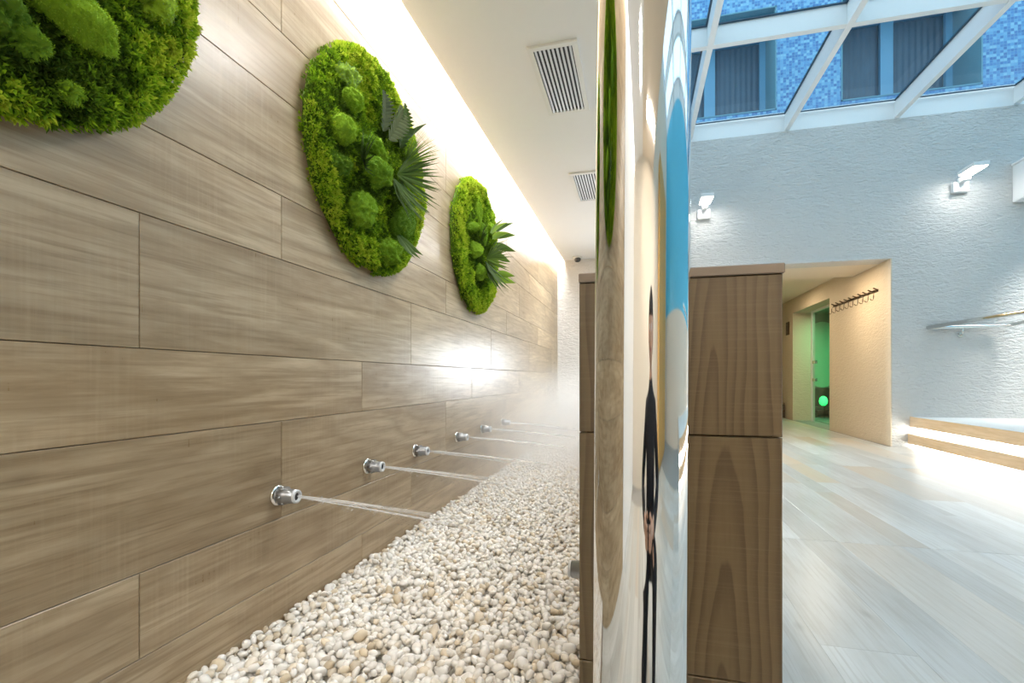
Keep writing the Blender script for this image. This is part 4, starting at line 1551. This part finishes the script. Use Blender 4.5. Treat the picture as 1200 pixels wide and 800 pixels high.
# local frame: faces +Y slightly to -X
pelvis = (0, 0, 0.36)
body = [
    [(pelvis, 0.125), ((0, 0.03, 0.50), 0.15), ((0, 0.06, 0.64), 0.16), ((0, 0.07, 0.76), 0.10), ((0, 0.08, 0.83), 0.052), ((0, 0.095, 0.90), 0.05)],
    [((0, 0.07, 0.76), 0.10), ((0.15, 0.07, 0.75), 0.058), ((0.27, 0.12, 0.55), 0.055), ((0.12, 0.32, 0.50), 0.035), ((0.09, 0.37, 0.51), 0.024)],
    [((0, 0.07, 0.76), 0.10), ((-0.15, 0.07, 0.75), 0.058), ((-0.27, 0.12, 0.55), 0.055), ((-0.12, 0.32, 0.50), 0.035), ((-0.09, 0.37, 0.51), 0.024)],
    [(pelvis, 0.125), ((0.10, 0.06, 0.34), 0.092), ((0.15, 0.42, 0.44), 0.062), ((0.14, 0.30, 0.10), 0.045), ((0.14, 0.31, 0.05), 0.040), ((0.15, 0.46, 0.035), 0.030)],
    [(pelvis, 0.125), ((-0.10, 0.04, 0.32), 0.092), ((-0.14, 0.36, 0.10), 0.060), ((-0.13, 0.02, 0.06), 0.045), ((-0.13, -0.06, 0.06), 0.038), ((-0.13, -0.09, 0.03), 0.026)],
]
bo = skinned('body', body, [cloth, skin], per, PB)
for p in bo.data.polygons:
    c = p.center
    if c.z > 0.86 or (c.y > 0.335 and 0.45 < c.z < 0.56 and abs(c.x) < 0.125): p.material_index = 1
# head
hv = SPH.copy()
sc_ = np.array([0.073, 0.092, 0.112])
hd = []
for p in hv:
    x, y, z = p
    s = 1.0
    q = np.array([x, y, z]) * sc_
    if z < 0: q[0] *= 1 - 0.28 * (-z) ** 1.5; q[1] *= 1 - 0.06 * (-z)
    if y > 0.6: q[1] *= 0.95
    nose = math.exp(-((x / 0.16) ** 2 + ((z + 0.10) / 0.20) ** 2)) if y > 0 else 0
    q[1] += 0.020 * nose
    brow = math.exp(-(((abs(x) - 0.38) / 0.22) ** 2 + ((z - 0.05) / 0.12) ** 2)) if y > 0 else 0
    q[1] -= 0.008 * brow
    lips = math.exp(-((x / 0.3) ** 2 + ((z + 0.50) / 0.09) ** 2)) if y > 0 else 0
    q[1] += 0.006 * lips
    hd.append(q)
hpos = PB + Vector((0, 0.115, 0.985))
raw('head', np.array(hd), SPF, skin, per, pos=hpos, smooth=True)
for s in (-1, 1):
    obj('eye', lathe([(0.002, -0.010), (0.010, -0.006), (0.0115, 0.0), (0.008, 0.006), (0.001, 0.009)], hpos + Vector((s * 0.028, 0.080, 0.006)), (0, 1, 0), 14), plain('eye_white', (0.75, 0.74, 0.72), 0.2), per, smooth=True)
    obj('ear', lathe([(0.006, -0.006), (0.024, 0.0), (0.026, 0.006), (0.012, 0.010)], hpos + Vector((s * 0.070, 0.0, -0.01)), (s, 0.2, 0), 14), skin, per, smooth=True)
obj('mouth', B(hpos.x - 0.022, hpos.x + 0.022, hpos.y + 0.079, hpos.y + 0.086, hpos.z - H - 0.058, hpos.z - H - 0.048, bev=0.003, seg=2), plain('lips', (0.45, 0.18, 0.15), 0.4), per)
hh = SPH[:]
hair_v = np.array([p * sc_ * 1.09 if (p[2] > 0.25 - 0.55 * (p[1] < 0.1) - 0.3 * (p[1] < -0.3)) else p * sc_ * 0.9 for p in hh])
raw('hair', hair_v, SPF, plain('dark_brown_hair', (0.03, 0.018, 0.012), 0.6, nscale=120), per, pos=hpos + Vector((0, -0.010, 0.010)), smooth=True)
for s in (-1, 1):
    base = (s * 0.09, 0.37, 0.51)
    chains = [[(base, 0.022), ((s * 0.075, 0.41, 0.515), 0.021), ((s * 0.066, 0.435, 0.515), 0.017)]]
    root_k = (s * 0.066, 0.435, 0.515)
    for f_, (dz, L) in enumerate(((0.024, 0.062), (0.008, 0.070), (-0.008, 0.066), (-0.023, 0.052))):
        k0 = (s * 0.062, 0.445, 0.515 + dz)
        chains.append([(root_k, 0.017), (k0, 0.0095), (s * 0.045 and (s * 0.045, 0.445 + L * 0.35, 0.515 + dz), 0.0085), ((s * 0.022, 0.445 + L * 0.42, 0.515 + dz * 0.95), 0.0078), ((s * 0.004 + s * 0.006, 0.445 + L * 0.2, 0.515 + dz * 0.95), 0.0068)])
    chains.append([((s * 0.075, 0.41, 0.515), 0.021), ((s * 0.058, 0.405, 0.540), 0.011), ((s * 0.036, 0.418, 0.552), 0.0095), ((s * 0.018, 0.430, 0.552), 0.008)])
    skinned('hand', chains, [skin], per, PB)
for o in list(per.children):
    pass
per.scale = (0.95, 0.95, 0.95)
per.rotation_euler = (0, 0, math.radians(28))
